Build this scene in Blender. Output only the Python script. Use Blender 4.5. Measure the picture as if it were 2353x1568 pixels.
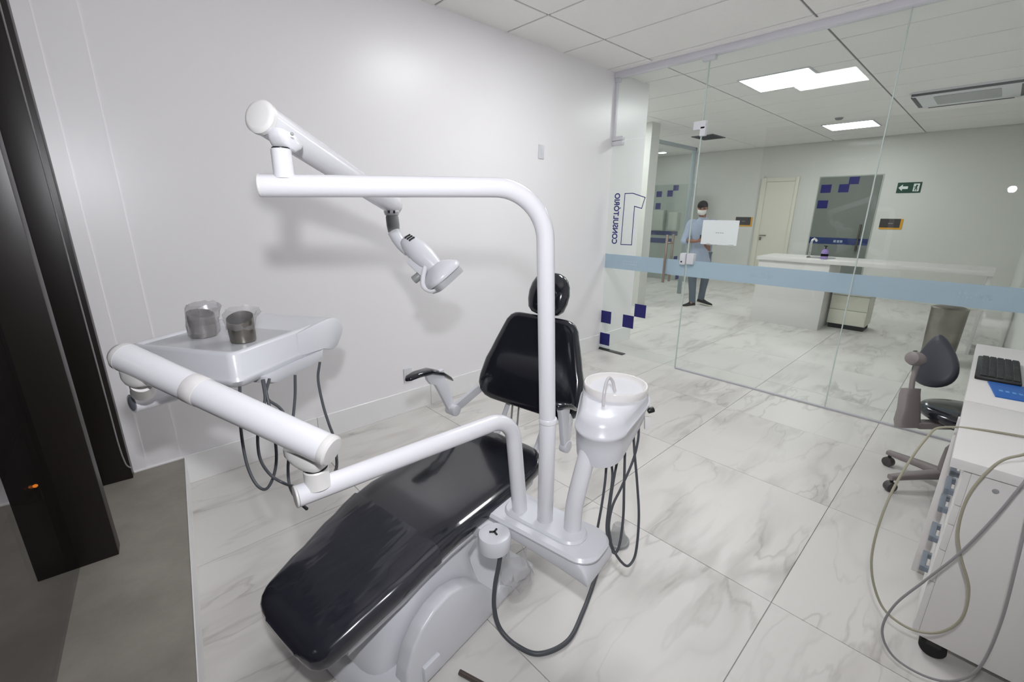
import bpy, bmesh, math, random
from mathutils import Vector, Matrix
random.seed(7)
for o in list(bpy.data.objects): bpy.data.objects.remove(o)
scene = bpy.context.scene
COL = scene.collection
V = Vector
R = math.radians

# ------------------------------------------------------------------ camera
FPX = 1019.0
PITCH, YAW, ROLL = R(16.188), R(46.797), R(0.342)
EYE = V((0, 0, 1.53))
fw = V((math.cos(YAW)*math.cos(PITCH), math.sin(YAW)*math.cos(PITCH), -math.sin(PITCH)))
rt = V((math.sin(YAW), -math.cos(YAW), 0)); up = rt.cross(fw)
rt = rt*math.cos(ROLL) + up*math.sin(ROLL); up = rt.cross(fw)
cam_data = bpy.data.cameras.new('camera')
cam_data.sensor_fit = 'HORIZONTAL'; cam_data.sensor_width = 36.0
cam_data.lens = FPX/2353*36.0
cam_data.clip_start = 0.02; cam_data.clip_end = 200
cam = bpy.data.objects.new('camera', cam_data); COL.objects.link(cam)
m = Matrix((rt, up, -fw)).transposed().to_4x4(); m.translation = EYE
cam.matrix_world = m
scene.camera = cam

# ------------------------------------------------------------------ world, lights, exposure
scene.view_settings.view_transform = 'Standard'
scene.view_settings.look = 'None'
scene.view_settings.gamma = 1.0
scene.view_settings.use_curve_mapping = False
scene.view_settings.exposure = 0.0
world = bpy.data.worlds.new('night'); scene.world = world
world.use_nodes = True
world.node_tree.nodes['Background'].inputs[0].default_value = (0.010, 0.008, 0.007, 1)
world.node_tree.nodes['Background'].inputs[1].default_value = 0.5
PANEL_STRENGTH = 25.0          # the LED ceiling panels
FLASH_WATT = 84.0             # the camera's flash, held above the lens
fl = bpy.data.lights.new('camera_flash', 'SPOT'); fl.energy = FLASH_WATT
fl.spot_size = R(165); fl.spot_blend = 0.6; fl.shadow_soft_size = 0.035
fl.color = (0.95, 0.96, 1.0)
flo = bpy.data.objects.new('camera_flash', fl); COL.objects.link(flo)
flo.location = (0.005, 0.0, 1.835)
flo.rotation_euler = (V((fw.x, fw.y, 0.02))).to_track_quat('-Z', 'Y').to_euler()

# a point of the room seen along one line of sight, cut by a real plane or a distance
def _ray(x, y):
    return fw*FPX + rt*(x-1176.5) - up*(y-784.0)
def onz(x, y, z): d = _ray(x, y); return EYE + d*((z-EYE.z)/d.z)
def onx(x, y, X): d = _ray(x, y); return EYE + d*(X/d.x)
def ony(x, y, Y): d = _ray(x, y); return EYE + d*(Y/d.y)
def atd(x, y, t): d = _ray(x, y); return EYE + d*(t/FPX)

# ------------------------------------------------------------------ materials
def s2l(c):
    return tuple(((v/255.0)/12.92 if v/255.0 <= 0.04045 else ((v/255.0+0.055)/1.055)**2.4) for v in c) + (1.0,)
def new_mat(name):
    mt = bpy.data.materials.new(name); mt.use_nodes = True
    nt = mt.node_tree; return mt, nt, nt.nodes['Principled BSDF']
def mat(name, rgb, rough=0.5, metal=0.0, coat=0.0, var=0.03, scale=12.0, bump=0.0, bscale=80.0, spec=0.5, alpha=1.0, trans=0.0):
    mt, nt, b = new_mat(name)
    tc = nt.nodes.new('ShaderNodeTexCoord')
    nz = nt.nodes.new('ShaderNodeTexNoise'); nz.inputs['Scale'].default_value = scale; nz.inputs['Detail'].default_value = 3
    nt.links.new(tc.outputs['Object'], nz.inputs['Vector'])
    mx = nt.nodes.new('ShaderNodeMix'); mx.data_type = 'RGBA'
    c = s2l(rgb)
    mx.inputs['A'].default_value = tuple(v*(1-var) for v in c[:3])+(1,)
    mx.inputs['B'].default_value = tuple(min(1, v*(1+var)) for v in c[:3])+(1,)
    nt.links.new(nz.outputs['Fac'], mx.inputs['Factor'])
    nt.links.new(mx.outputs['Result'], b.inputs['Base Color'])
    b.inputs['Roughness'].default_value = rough; b.inputs['Metallic'].default_value = metal
    b.inputs['Coat Weight'].default_value = coat; b.inputs['Coat Roughness'].default_value = 0.05
    b.inputs['Specular IOR Level'].default_value = spec
    b.inputs['Alpha'].default_value = alpha
    b.inputs['Transmission Weight'].default_value = trans
    if bump:
        n2 = nt.nodes.new('ShaderNodeTexNoise'); n2.inputs['Scale'].default_value = bscale; n2.inputs['Detail'].default_value = 4
        nt.links.new(tc.outputs['Object'], n2.inputs['Vector'])
        bp = nt.nodes.new('ShaderNodeBump'); bp.inputs['Strength'].default_value = bump; bp.inputs['Distance'].default_value = 0.01
        nt.links.new(n2.outputs['Fac'], bp.inputs['Height']); nt.links.new(bp.outputs['Normal'], b.inputs['Normal'])
    return mt
def emit_mat(name, rgb, strength):
    mt = bpy.data.materials.new(name); mt.use_nodes = True; nt = mt.node_tree
    nt.nodes.remove(nt.nodes['Principled BSDF'])
    e = nt.nodes.new('ShaderNodeEmission'); e.inputs[0].default_value = s2l(rgb); e.inputs[1].default_value = strength
    nt.links.new(e.outputs[0], nt.nodes['Material Output'].inputs[0]); return mt
def glass_mat(name, tint, refl_rough=0.0, gain=1.0):
    mt = bpy.data.materials.new(name); mt.use_nodes = True; nt = mt.node_tree
    nt.nodes.remove(nt.nodes['Principled BSDF'])
    tr = nt.nodes.new('ShaderNodeBsdfTransparent'); tr.inputs[0].default_value = tuple(tint)+(1,)
    gl = nt.nodes.new('ShaderNodeBsdfGlossy'); gl.inputs['Roughness'].default_value = refl_rough
    gl.inputs['Color'].default_value = (1, 1, 1, 1)
    fr = nt.nodes.new('ShaderNodeFresnel'); fr.inputs[0].default_value = 1.5
    mu = nt.nodes.new('ShaderNodeMath'); mu.operation = 'MULTIPLY'; mu.inputs[1].default_value = gain; mu.use_clamp = True
    ge = nt.nodes.new('ShaderNodeNewGeometry'); io = nt.nodes.new('ShaderNodeMapRange')   # same index on both faces of the thin pane
    io.inputs['To Min'].default_value = 1.5; io.inputs['To Max'].default_value = 1/1.5
    nt.links.new(ge.outputs['Backfacing'], io.inputs['Value']); nt.links.new(io.outputs[0], fr.inputs[0])
    nt.links.new(fr.outputs[0], mu.inputs[0])
    mx = nt.nodes.new('ShaderNodeMixShader')
    nt.links.new(mu.outputs[0], mx.inputs[0]); nt.links.new(tr.outputs[0], mx.inputs[1]); nt.links.new(gl.outputs[0], mx.inputs[2])
    nt.links.new(mx.outputs[0], nt.nodes['Material Output'].inputs[0]); return mt
def film_mat(name, rgb, clear, rough=0.4):
    mt = bpy.data.materials.new(name); mt.use_nodes = True; nt = mt.node_tree
    b = nt.nodes['Principled BSDF']; b.inputs['Base Color'].default_value = s2l(rgb); b.inputs['Roughness'].default_value = rough
    tl = nt.nodes.new('ShaderNodeBsdfTranslucent'); tl.inputs[0].default_value = s2l(rgb)
    tr = nt.nodes.new('ShaderNodeBsdfTransparent')
    m1 = nt.nodes.new('ShaderNodeMixShader'); m1.inputs[0].default_value = 0.55
    nt.links.new(b.outputs[0], m1.inputs[1]); nt.links.new(tl.outputs[0], m1.inputs[2])
    m2 = nt.nodes.new('ShaderNodeMixShader'); m2.inputs[0].default_value = clear
    nt.links.new(m1.outputs[0], m2.inputs[1]); nt.links.new(tr.outputs[0], m2.inputs[2])
    nt.links.new(m2.outputs[0], nt.nodes['Material Output'].inputs[0]); return mt
def marble_mat():
    mt, nt, b = new_mat('marble_tile'); N = nt.nodes.new; L = nt.links.new
    tc = N('ShaderNodeTexCoord'); oi = N('ShaderNodeObjectInfo')
    mul = N('ShaderNodeVectorMath'); mul.operation = 'SCALE'; mul.inputs[0].default_value = (37, 91, 53)
    L(oi.outputs['Random'], mul.inputs['Scale'])
    add = N('ShaderNodeVectorMath'); add.operation = 'ADD'; L(tc.outputs['Object'], add.inputs[0]); L(mul.outputs[0], add.inputs[1])
    mp = N('ShaderNodeMapping'); mp.inputs['Rotation'].default_value = (0, 0, R(38)); mp.inputs['Scale'].default_value = (0.6, 2.3, 1)
    L(add.outputs[0], mp.inputs['Vector'])
    w = N('ShaderNodeTexNoise'); w.inputs['Scale'].default_value = 2.2; w.inputs['Detail'].default_value = 5; L(mp.outputs[0], w.inputs['Vector'])
    ws = N('ShaderNodeVectorMath'); ws.operation = 'SCALE'; ws.inputs['Scale'].default_value = 0.55; L(w.outputs['Color'], ws.inputs[0])
    wa = N('ShaderNodeVectorMath'); wa.operation = 'ADD'; L(mp.outputs[0], wa.inputs[0]); L(ws.outputs[0], wa.inputs[1])
    def vein(scale, lo, hi):
        n = N('ShaderNodeTexNoise'); n.inputs['Scale'].default_value = scale; n.inputs['Detail'].default_value = 3; n.inputs['Roughness'].default_value = 0.45
        L(wa.outputs[0], n.inputs['Vector'])
        s = N('ShaderNodeMath'); s.operation = 'SUBTRACT'; s.inputs[1].default_value = 0.5; L(n.outputs['Fac'], s.inputs[0])
        a = N('ShaderNodeMath'); a.operation = 'ABSOLUTE'; L(s.outputs[0], a.inputs[0])
        mr = N('ShaderNodeMapRange'); mr.inputs['From Min'].default_value = lo; mr.inputs['From Max'].default_value = hi
        mr.inputs['To Min'].default_value = 1; mr.inputs['To Max'].default_value = 0; L(a.outputs[0], mr.inputs['Value']); return mr
    v1 = vein(1.7, 0.0, 0.020); v2 = vein(1.25, 0.0, 0.075)
    # broad soft clouds gate the veins so that only some show
    g = N('ShaderNodeTexNoise'); g.inputs['Scale'].default_value = 1.3; g.inputs['Detail'].default_value = 2; L(add.outputs[0], g.inputs['Vector'])
    gr = N('ShaderNodeMapRange'); gr.inputs['From Min'].default_value = 0.36; gr.inputs['From Max'].default_value = 0.60; L(g.outputs['Fac'], gr.inputs['Value'])
    m1 = N('ShaderNodeMath'); m1.operation = 'MULTIPLY'; L(v1.outputs[0], m1.inputs[0]); L(gr.outputs[0], m1.inputs[1])
    m2 = N('ShaderNodeMath'); m2.operation = 'MULTIPLY'; L(v2.outputs[0], m2.inputs[0]); L(gr.outputs[0], m2.inputs[1])
    m2b = N('ShaderNodeMath'); m2b.operation = 'MULTIPLY'; m2b.inputs[1].default_value = 0.36; L(m2.outputs[0], m2b.inputs[0])
    m1b = N('ShaderNodeMath'); m1b.operation = 'MULTIPLY'; m1b.inputs[1].default_value = 0.32; L(m1.outputs[0], m1b.inputs[0])
    sm = N('ShaderNodeMath'); sm.operation = 'ADD'; sm.use_clamp = True; L(m1b.outputs[0], sm.inputs[0]); L(m2b.outputs[0], sm.inputs[1])
    cr = N('ShaderNodeMix'); cr.data_type = 'RGBA'
    cr.inputs['A'].default_value = s2l((216, 213, 209)); cr.inputs['B'].default_value = s2l((142, 137, 132))
    L(sm.outputs[0], cr.inputs['Factor']); L(cr.outputs['Result'], b.inputs['Base Color'])
    b.inputs['Roughness'].default_value = 0.36; b.inputs['Specular IOR Level'].default_value = 0.4
    return mt
def concrete_mat():
    mt, nt, b = new_mat('grey_stone'); N = nt.nodes.new; L = nt.links.new
    tc = N('ShaderNodeTexCoord')
    n1 = N('ShaderNodeTexNoise'); n1.inputs['Scale'].default_value = 5; n1.inputs['Detail'].default_value = 8; n1.inputs['Roughness'].default_value = 0.7; L(tc.outputs['Object'], n1.inputs['Vector'])
    cr = N('ShaderNodeMix'); cr.data_type = 'RGBA'
    cr.inputs['A'].default_value = s2l((120, 114, 106)); cr.inputs['B'].default_value = s2l((172, 166, 156))
    L(n1.outputs['Fac'], cr.inputs['Factor']); L(cr.outputs['Result'], b.inputs['Base Color'])
    b.inputs['Roughness'].default_value = 0.55
    return mt
M = {}
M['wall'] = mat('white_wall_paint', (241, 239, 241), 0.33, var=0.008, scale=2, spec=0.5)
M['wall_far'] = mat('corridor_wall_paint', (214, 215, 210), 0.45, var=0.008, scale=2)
M['skirting'] = mat('skirting_tile', (238, 237, 237), 0.25, var=0.02)
M['marble'] = marble_mat()
M['grout'] = mat('floor_grout', (186, 184, 181), 0.8)
M['ceil'] = mat('mineral_ceiling_tile', (243, 241, 239), 0.9, var=0.02, scale=30)
M['ceil_grid'] = mat('ceiling_grid', (140, 138, 140), 0.6)
M['alu'] = mat('white_aluminium', (222, 221, 228), 0.35)
M['chrome'] = mat('brushed_steel', (165, 152, 142), 0.35, metal=1.0)
M['steel'] = mat('stainless_steel', (150, 145, 138), 0.3, metal=1.0, var=0.2, scale=6)
M['glass'] = glass_mat('clear_glass', (0.955, 0.978, 0.965), gain=0.6)
M['store_glass'] = glass_mat('storefront_glass', (0.55, 0.55, 0.57), gain=1.35)
M['film'] = film_mat('frosted_blue_film', (196, 214, 226), 0.2)
M['film_logo'] = film_mat('pale_logo_film', (218, 230, 240), 0.1)
M['blue'] = mat('blue_vinyl', (24, 22, 104), 0.5, var=0.02)
M['blue_thin'] = mat('blue_lettering', (40, 42, 118), 0.5, var=0.02)
M['frosted'] = film_mat('grey_frosted_glass', (176, 182, 176), 0.15)
M['brown'] = mat('dark_bronze_frame', (26, 20, 18), 0.35, var=0.08)
M['black'] = mat('black_plastic', (22, 22, 24), 0.4)
M['rubber'] = mat('black_rubber', (14, 14, 15), 0.7)
M['white'] = mat('white_enamel', (226, 225, 230), 0.22, coat=0.3, var=0.01)
M['white_plastic'] = mat('white_plastic', (216, 217, 222), 0.28, var=0.01)
M['white_old'] = mat('ivory_cap_plastic', (222, 220, 218), 0.35, var=0.01)
M['grey_plastic'] = mat('grey_plastic', (150, 152, 152), 0.4)
M['vinyl'] = mat('black_glossy_vinyl', (30, 31, 39), 0.14, coat=0.4, var=0.08, bump=0.03, bscale=14)
def cover_mat():
    mt, nt, b = new_mat('wrinkled_clear_cover_over_vinyl'); N = nt.nodes.new; L = nt.links.new
    b.inputs['Base Color'].default_value = s2l((40, 40, 49)); b.inputs['Roughness'].default_value = 0.17
    b.inputs['Coat Weight'].default_value = 0.6; b.inputs['Coat Roughness'].default_value = 0.08
    tc = N('ShaderNodeTexCoord'); mp = N('ShaderNodeMapping'); mp.inputs['Rotation'].default_value = (0, 0, R(-20)); mp.inputs['Scale'].default_value = (1.5, 5.0, 2.0)
    L(tc.outputs['Object'], mp.inputs['Vector'])
    n = N('ShaderNodeTexNoise'); n.inputs['Scale'].default_value = 2.4; n.inputs['Detail'].default_value = 2.0; n.inputs['Distortion'].default_value = 0.6; L(mp.outputs[0], n.inputs['Vector'])
    bp = N('ShaderNodeBump'); bp.inputs['Strength'].default_value = 0.16; bp.inputs['Distance'].default_value = 0.02
    L(n.outputs['Fac'], bp.inputs['Height']); L(bp.outputs[0], b.inputs['Normal']); L(bp.outputs[0], b.inputs['Coat Normal']); return mt
M['vinyl_cover'] = cover_mat()
M['hose'] = mat('dark_grey_hose', (74, 77, 82), 0.45)
M['hose_light'] = mat('light_grey_cable', (140, 137, 138), 0.5)
M['hose_yellow'] = mat('yellowed_hose', (156, 152, 132), 0.5)
M['clear'] = film_mat('crumpled_clear_plastic', (210, 208, 210), 0.72, 0.15)
M['clear_dense'] = film_mat('crumpled_cloudy_plastic', (205, 203, 206), 0.5, 0.15)
M['porcelain'] = mat('glossy_porcelain', (234, 230, 228), 0.12, coat=0.4, var=0.01)
M['lamp'] = emit_mat('led_panel_light', (252, 253, 255), PANEL_STRENGTH)
M['laminate'] = mat('white_laminate', (222, 219, 217), 0.35, var=0.01)
M['handle_grey'] = mat('blue_grey_handle_plastic', (120, 128, 138), 0.4)
M['mat_blue'] = mat('blue_plastic_folder', (24, 92, 172), 0.45)
M['green'] = mat('green_sign', (14, 66, 50), 0.5)
M['paper'] = mat('white_paper', (226, 232, 232), 0.7, var=0.01)
M['sign_dark'] = mat('dark_grey_sign', (58, 56, 56), 0.5)
M['yellow'] = mat('yellow_sign_edge', (216, 158, 40), 0.5)
M['cream'] = mat('cream_door_paint', (222, 220, 206), 0.45)
M['navy'] = mat('navy_strip', (28, 48, 104), 0.5)
M['stone'] = concrete_mat()
M['asphalt'] = mat('dark_pavement', (60, 58, 56), 0.9, var=0.2)
M['purple'] = mat('lilac_liquid_bottle', (150, 128, 190), 0.25)
M['stool_grey'] = mat('taupe_plastic', (134, 127, 125), 0.45)
M['pad_grey'] = mat('charcoal_pad_vinyl', (58, 60, 68), 0.45)
M['skin'] = mat('brown_skin', (140, 96, 74), 0.5)
M['hair'] = mat('black_hair', (16, 14, 14), 0.8, spec=0.15)
M['shirt'] = mat('pale_blue_shirt', (160, 172, 194), 0.8, bump=0.2, bscale=20)
M['jeans'] = mat('grey_blue_jeans', (88, 100, 112), 0.85, var=0.1)
M['shoe'] = mat('black_shoe', (18, 18, 20), 0.7, spec=0.2)
M['sole'] = mat('white_sole', (214, 210, 200), 0.6)
M['mask'] = mat('white_face_mask', (222, 220, 216), 0.8)

# ------------------------------------------------------------------ object helpers
ORG = {}
def thing(name, label, cat, loc=(0, 0, 0), group=None, kind=None):
    o = bpy.data.objects.new(name, None); COL.objects.link(o); o.location = loc
    o.empty_display_size = 0.1
    ORG[o] = V(loc); tag(o, label, cat, group, kind); return o
def tag(o, label=None, cat=None, group=None, kind=None):
    if label: o['label'] = label
    if cat: o['category'] = cat
    if group: o['group'] = group
    if kind: o['kind'] = kind
    return o
def obj(name, bm, mt, parent=None, smooth=35, loc=None, label=None):
    org = ORG[parent] if parent is not None else (V(loc) if loc is not None else V((0, 0, 0)))
    bmesh.ops.recalc_face_normals(bm, faces=bm.faces)
    me = bpy.data.meshes.new(name)
    bmesh.ops.translate(bm, verts=bm.verts, vec=-org)
    bm.to_mesh(me); bm.free()
    if smooth:
        me.polygons.foreach_set('use_smooth', [True]*len(me.polygons)); me.set_sharp_from_angle(angle=R(smooth))
    me.materials.append(mt)
    o = bpy.data.objects.new(name, me); COL.objects.link(o)
    if parent is not None: o.parent = parent
    else: o.location = org
    ORG[o] = org
    if label: o['label'] = label
    return o
def merge(*bms):
    a = bms[0]
    for b in bms[1:]:
        me = bpy.data.meshes.new('tmp'); b.to_mesh(me); b.free(); a.from_mesh(me); bpy.data.meshes.remove(me)
    return a
def box(x0, x1, y0, y1, z0, z1, bev=0.0, seg=2):
    bm = bmesh.new(); bmesh.ops.create_cube(bm, size=1)
    bmesh.ops.scale(bm, verts=bm.verts, vec=(abs(x1-x0), abs(y1-y0), abs(z1-z0)))
    bmesh.ops.translate(bm, verts=bm.verts, vec=((x0+x1)/2, (y0+y1)/2, (z0+z1)/2))
    if bev: bmesh.ops.bevel(bm, geom=list(bm.edges), offset=bev, segments=seg, affect='EDGES', profile=0.6)
    return bm
def obox(c, ax, ay, az, hx, hy, hz, bev=0.0, seg=2):
    bm = box(-hx, hx, -hy, hy, -hz, hz, bev, seg)
    mt = Matrix((V(ax).normalized(), V(ay).normalized(), V(az).normalized())).transposed().to_4x4(); mt.translation = V(c)
    bmesh.ops.transform(bm, matrix=mt, verts=bm.verts); return bm
def frame_of(d, hint=None):
    d = V(d).normalized(); h = V(hint) if hint is not None else (V((0, 0, 1)) if abs(d.z) < 0.9 else V((1, 0, 0)))
    a = (h - d*h.dot(d)).normalized(); return a, d.cross(a).normalized(), d
def loft(rings, cap0=True, cap1=True, closed=True):
    bm = bmesh.new(); vs = [[bm.verts.new(p) for p in r] for r in rings]; n = len(rings[0])
    for i in range(len(rings)-1):
        for k in range(n if closed else n-1):
            k2 = (k+1) % n
            bm.faces.new((vs[i][k], vs[i][k2], vs[i+1][k2], vs[i+1][k]))
    if cap0: bm.faces.new(vs[0][::-1])
    if cap1: bm.faces.new(vs[-1])
    return bm
def spline(pts, n=8):
    pts = [V(p) for p in pts]; out = []
    if len(pts) < 3: return pts
    P = [pts[0]*2-pts[1]] + pts + [pts[-1]*2-pts[-2]]
    for i in range(1, len(P)-2):
        p0, p1, p2, p3 = P[i-1], P[i], P[i+1], P[i+2]
        for k in range(n):
            t = k/n
            out.append(0.5*((2*p1) + (p2-p0)*t + (2*p0-5*p1+4*p2-p3)*t*t + (3*p1-p0-3*p2+p3)*t**3))
    out.append(pts[-1]); return out
def fillet(pts, r, n=8):
    pts = [V(p) for p in pts]; out = [pts[0]]
    for i in range(1, len(pts)-1):
        a, b, c = pts[i-1], pts[i], pts[i+1]
        d1 = (a-b).normalized(); d2 = (c-b).normalized(); ang = d1.angle(d2)
        t = min(r/math.tan(ang/2), (a-b).length*0.9, (c-b).length*0.9)
        rr = t*math.tan(ang/2); ctr = b + (d1+d2).normalized()*(rr/math.sin(ang/2))
        s = b+d1*t-ctr; e = b+d2*t-ctr; tot = s.angle(e); ax = s.cross(e).normalized()
        for k in range(n+1): out.append(ctr + Matrix.Rotation(tot*k/n, 3, ax) @ s)
    out.append(pts[-1]); return out
def tube(pts, r, seg=16, cap=True):
    pts = [V(p) for p in pts]; rings = []
    rad = r if callable(r) else (lambda t: r)
    a = None
    for i, p in enumerate(pts):
        d = (pts[min(i+1, len(pts)-1)]-pts[max(i-1, 0)]).normalized()
        if a is None: a, b, _ = frame_of(d)
        else:
            a = (a-d*a.dot(d)).normalized(); b = d.cross(a)
        rr = rad(i/(len(pts)-1))
        rings.append([p + a*(rr*math.cos(2*math.pi*k/seg)) + b*(rr*math.sin(2*math.pi*k/seg)) for k in range(seg)])
    return loft(rings, cap, cap)
def lathe(base, axis, prof, seg=28, cap0=True, cap1=True):
    a, b, d = frame_of(axis); base = V(base)
    return loft([[base + d*h + a*(r*math.cos(2*math.pi*k/seg)) + b*(r*math.sin(2*math.pi*k/seg)) for k in range(seg)] for r, h in prof], cap0, cap1)
def rod(p, q, r, bev=0.004, seg=28):
    p, q = V(p), V(q); L = (q-p).length; b = min(bev, r*0.6)
    return lathe(p, q-p, [(r-b, 0), (r-b*0.3, b*0.3), (r, b), (r, L-b), (r-b*0.3, L-b*0.3), (r-b, L)], seg)
def prism(poly, d, off):
    """polygon of 3-D points extruded by the vector off"""
    bm = bmesh.new(); off = V(off)
    a = [bm.verts.new(p) for p in poly]; b = [bm.verts.new(V(p)+off) for p in poly]; n = len(poly)
    bm.faces.new(a[::-1]); bm.faces.new(b)
    for i in range(n): bm.faces.new((a[i], a[(i+1) % n], b[(i+1) % n], b[i]))
    return bm
def sup(t, n):
    c, s = math.cos(t), math.sin(t)
    return math.copysign(abs(c)**(2/n), c), math.copysign(abs(s)**(2/n), s)
def lerp_tab(tab, x):
    if x <= tab[0][0]: return tab[0][1:]
    for a, b in zip(tab, tab[1:]):
        if x <= b[0]:
            t = (x-a[0])/(b[0]-a[0]); t = t*t*(3-2*t)*0.5 + t*0.5
            return tuple(p+(q-p)*t for p, q in zip(a[1:], b[1:]))
    return tab[-1][1:]
def child_copy(src, parent, loc):
    c = src.copy(); COL.objects.link(c); c.parent = parent; c.location = V(loc)-ORG[parent]; return c

# ================================================================== THE SETTING
ZC = 2.87            # ceiling
YW = 2.93            # left wall plane
XG = 4.165           # glass partition plane
def struct(name, bm, mt, label, smooth=35, loc=None):
    o = obj(name, bm, mt, None, smooth, loc); tag(o, label, None, None, 'structure'); return o

# --- floor: sub-base and the separate marble tiles
floor = struct('floor', box(-0.62, 10.75, -0.85, 6.55, -0.06, -0.006), M['grout'], 'polished white marble tile floor with grey veins')
TP = 0.905
t0 = obj('floor_tile', box(-TP/2+.0014, TP/2-.0014, -TP/2+.0014, TP/2-.0014, -0.012, 0, 0.0008, 1), M['marble'], None, 0)
first = True
for i in range(-3, 11):
    for j in range(-2, 8):
        x = 1.772+TP*(i+.5); y = 0.324+TP*(j+.5)
        if x-TP/2 > 10.7 or y-TP/2 > 6.5 or x+TP/2 < -0.5 or y+TP/2 < -0.8: continue
        if y-TP/2 > YW+.02 and x+TP/2 < 4.75: continue
        if first: o = t0; first = False
        else: o = t0.copy(); COL.objects.link(o)
        o.parent = floor; o.location = (x, y, 0)

# --- ceiling: slab with the grid colour, tiles hung 6 mm proud
ceil = struct('ceiling', box(-0.62, 10.75, -0.85, 6.55, ZC+0.008, ZC+0.10), M['ceil_grid'], 'suspended white tile ceiling with grey grid lines')
PX, PY = 0.668, 1.298
LAMPS = [(2.455, 1.55), (5.61, 1.875), (9.07, 1.93), (7.9, 5.3), (5.75, 4.55)]  # last two positions: added panels that only brighten side room and hall
ct = obj('ceiling_tile', box(-PX/2+.008, PX/2-.008, -PY/2+.008, PY/2-.008, 0, 0.012, 0.002, 1), M['ceil'], None, 0)
first = True
for i in range(-7, 11):
    for j in range(-3, 4):
        x = 4.015+PX*(i+.5); y = 2.496+PY*(j+.5)
        if x-PX/2 > 10.7 or x+PX/2 < -0.6 or y+PY/2 < -0.8: continue
        if y-PY/2 > YW and x+PX/2 < 4.7: continue
        if first: o = ct; first = False
        else: o = ct.copy(); COL.objects.link(o)
        o.parent = ceil; o.location = (x, y, ZC)

# --- left wall with its slim plaster steps by the window
wall_left = struct('wall_left', box(-0.235, 4.784, YW, YW+0.16, 0, ZC+.01), M['wall'], 'smooth semi-gloss white wall behind the dental chair')
obj('plaster_step', box(-0.05, 0.010, YW-0.008, YW+.01, 0.17, ZC), M['wall'], wall_left)
obj('plaster_step', box(0.010, 0.160, YW-0.004, YW+.01, 0.17, ZC), M['wall'], wall_left)
base_left = thing('baseboard_left', 'white tile skirting along the foot of the left wall', None, (2, YW, 0), kind='structure')
xs = [-0.05, 0.92, 1.83, 2.74, 3.65, 4.13]
for a, b in zip(xs, xs[1:]):
    obj('skirting_tile', box(a+.001, b-.001, YW-0.013, YW, 0, 0.176, 0.002, 1), M['skirting'], base_left)
obj('skirting_tile', box(4.2, 4.784, YW-0.013, YW, 0, 0.176, 0.002, 1), M['skirting'], base_left)
struct('wall_right', box(-0.62, 4.2, -0.95, -0.80, 0, ZC+.01), M['wall'], 'white wall behind the drawer desk')
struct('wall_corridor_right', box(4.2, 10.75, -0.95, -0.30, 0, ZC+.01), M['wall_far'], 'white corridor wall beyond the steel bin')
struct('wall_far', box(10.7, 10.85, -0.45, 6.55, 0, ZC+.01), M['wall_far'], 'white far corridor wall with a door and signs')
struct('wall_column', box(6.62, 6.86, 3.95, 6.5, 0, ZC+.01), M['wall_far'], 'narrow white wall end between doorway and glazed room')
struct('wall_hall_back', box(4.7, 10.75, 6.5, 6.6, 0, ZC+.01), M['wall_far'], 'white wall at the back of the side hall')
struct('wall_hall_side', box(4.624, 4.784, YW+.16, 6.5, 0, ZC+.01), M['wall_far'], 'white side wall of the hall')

# --- storefront: stone curb, bronze frame, glass, the dark street
def gx(y): return -0.199 + 0.0929*(y-2.93)     # line of the storefront glass
def cxx(y): return 0.176 + 0.1159*(y-2.93)     # inner edge of the curb
sd = V((0.0929, 1, 0)).normalized(); sn = V((sd.y, -sd.x, 0))
ya, yb = -0.85, YW
CZ = 0.168
curb = struct('floor_curb', prism([(gx(ya)-.3, ya, 0), (cxx(ya), ya, 0), (cxx(yb), yb, 0), (gx(yb)-.3, yb, 0)], None, (0, 0, CZ)), M['stone'], 'raised grey stone-look curb along the dark window', 0)
obj('edge_trim', prism([(cxx(ya), ya, CZ-.012), (cxx(ya)+.004, ya, CZ-.012), (cxx(yb)+.004, yb, CZ-.012), (cxx(yb), yb, CZ-.012)], None, (0, 0, .014)), M['skirting'], curb, 0, label='pale edge strip')
obj('riser_tile', prism([(cxx(ya), ya, 0), (cxx(ya)+.003, ya, 0), (cxx(yb)+.003, yb, 0), (cxx(yb), yb, 0)], None, (0, 0, CZ-.013)), M['skirting'], curb, 0)
win = thing('window_1', 'dark bronze framed shopfront window at night', None, (gx(1.5), 1.5, CZ), kind='structure')
def smullion(y0, y1, d_in, z0=CZ, z1=ZC, name='mullion', d_out=0.03, bev=0.003):
    ym = (y0+y1)/2; c = V((gx(ym), ym, (z0+z1)/2)) + sn*((d_in-d_out)/2)
    return obj(name, obox(c, sn, sd, (0, 0, 1), (d_in+d_out)/2, (y1-y0)/2, (z1-z0)/2, bev), M['brown'], win)
smullion(2.212, 2.282, 0.122)
smullion(0.85, 0.92, 0.122); smullion(-0.5, -0.43, 0.122)
smullion(2.875, 2.945, 0.150, name='jamb')
obj('gasket', tube(spline([V((gx(2.871), 2.871, z))+sn*.128 for z in (2.86, 2.0, 1.2, 0.6, 0.38)] + [V((gx(2.871), 2.870, 0.27))+sn*.134, V((gx(2.871), 2.869, 0.238))+sn*.145, V((gx(2.871), 2.869, 0.232))+sn*.154], 8), 0.0035, 8), M['hose_light'], win, label='pale loose sealing cord')
smullion(-0.85, 2.9, 0.10, ZC-0.06, ZC, 'head_rail')
def pane(y0, y1):
    ym = (y0+y1)/2; c = V((gx(ym), ym, (CZ+ZC-.06)/2))
    return obj('glass_pane', obox(c, sn, sd, (0, 0, 1), 0.004, (y1-y0)/2, (ZC-.06-CZ)/2), M['store_glass'], win, 0)
pane(2.275, 2.88); pane(0.915, 2.22); pane(-0.435, 0.857)
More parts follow.
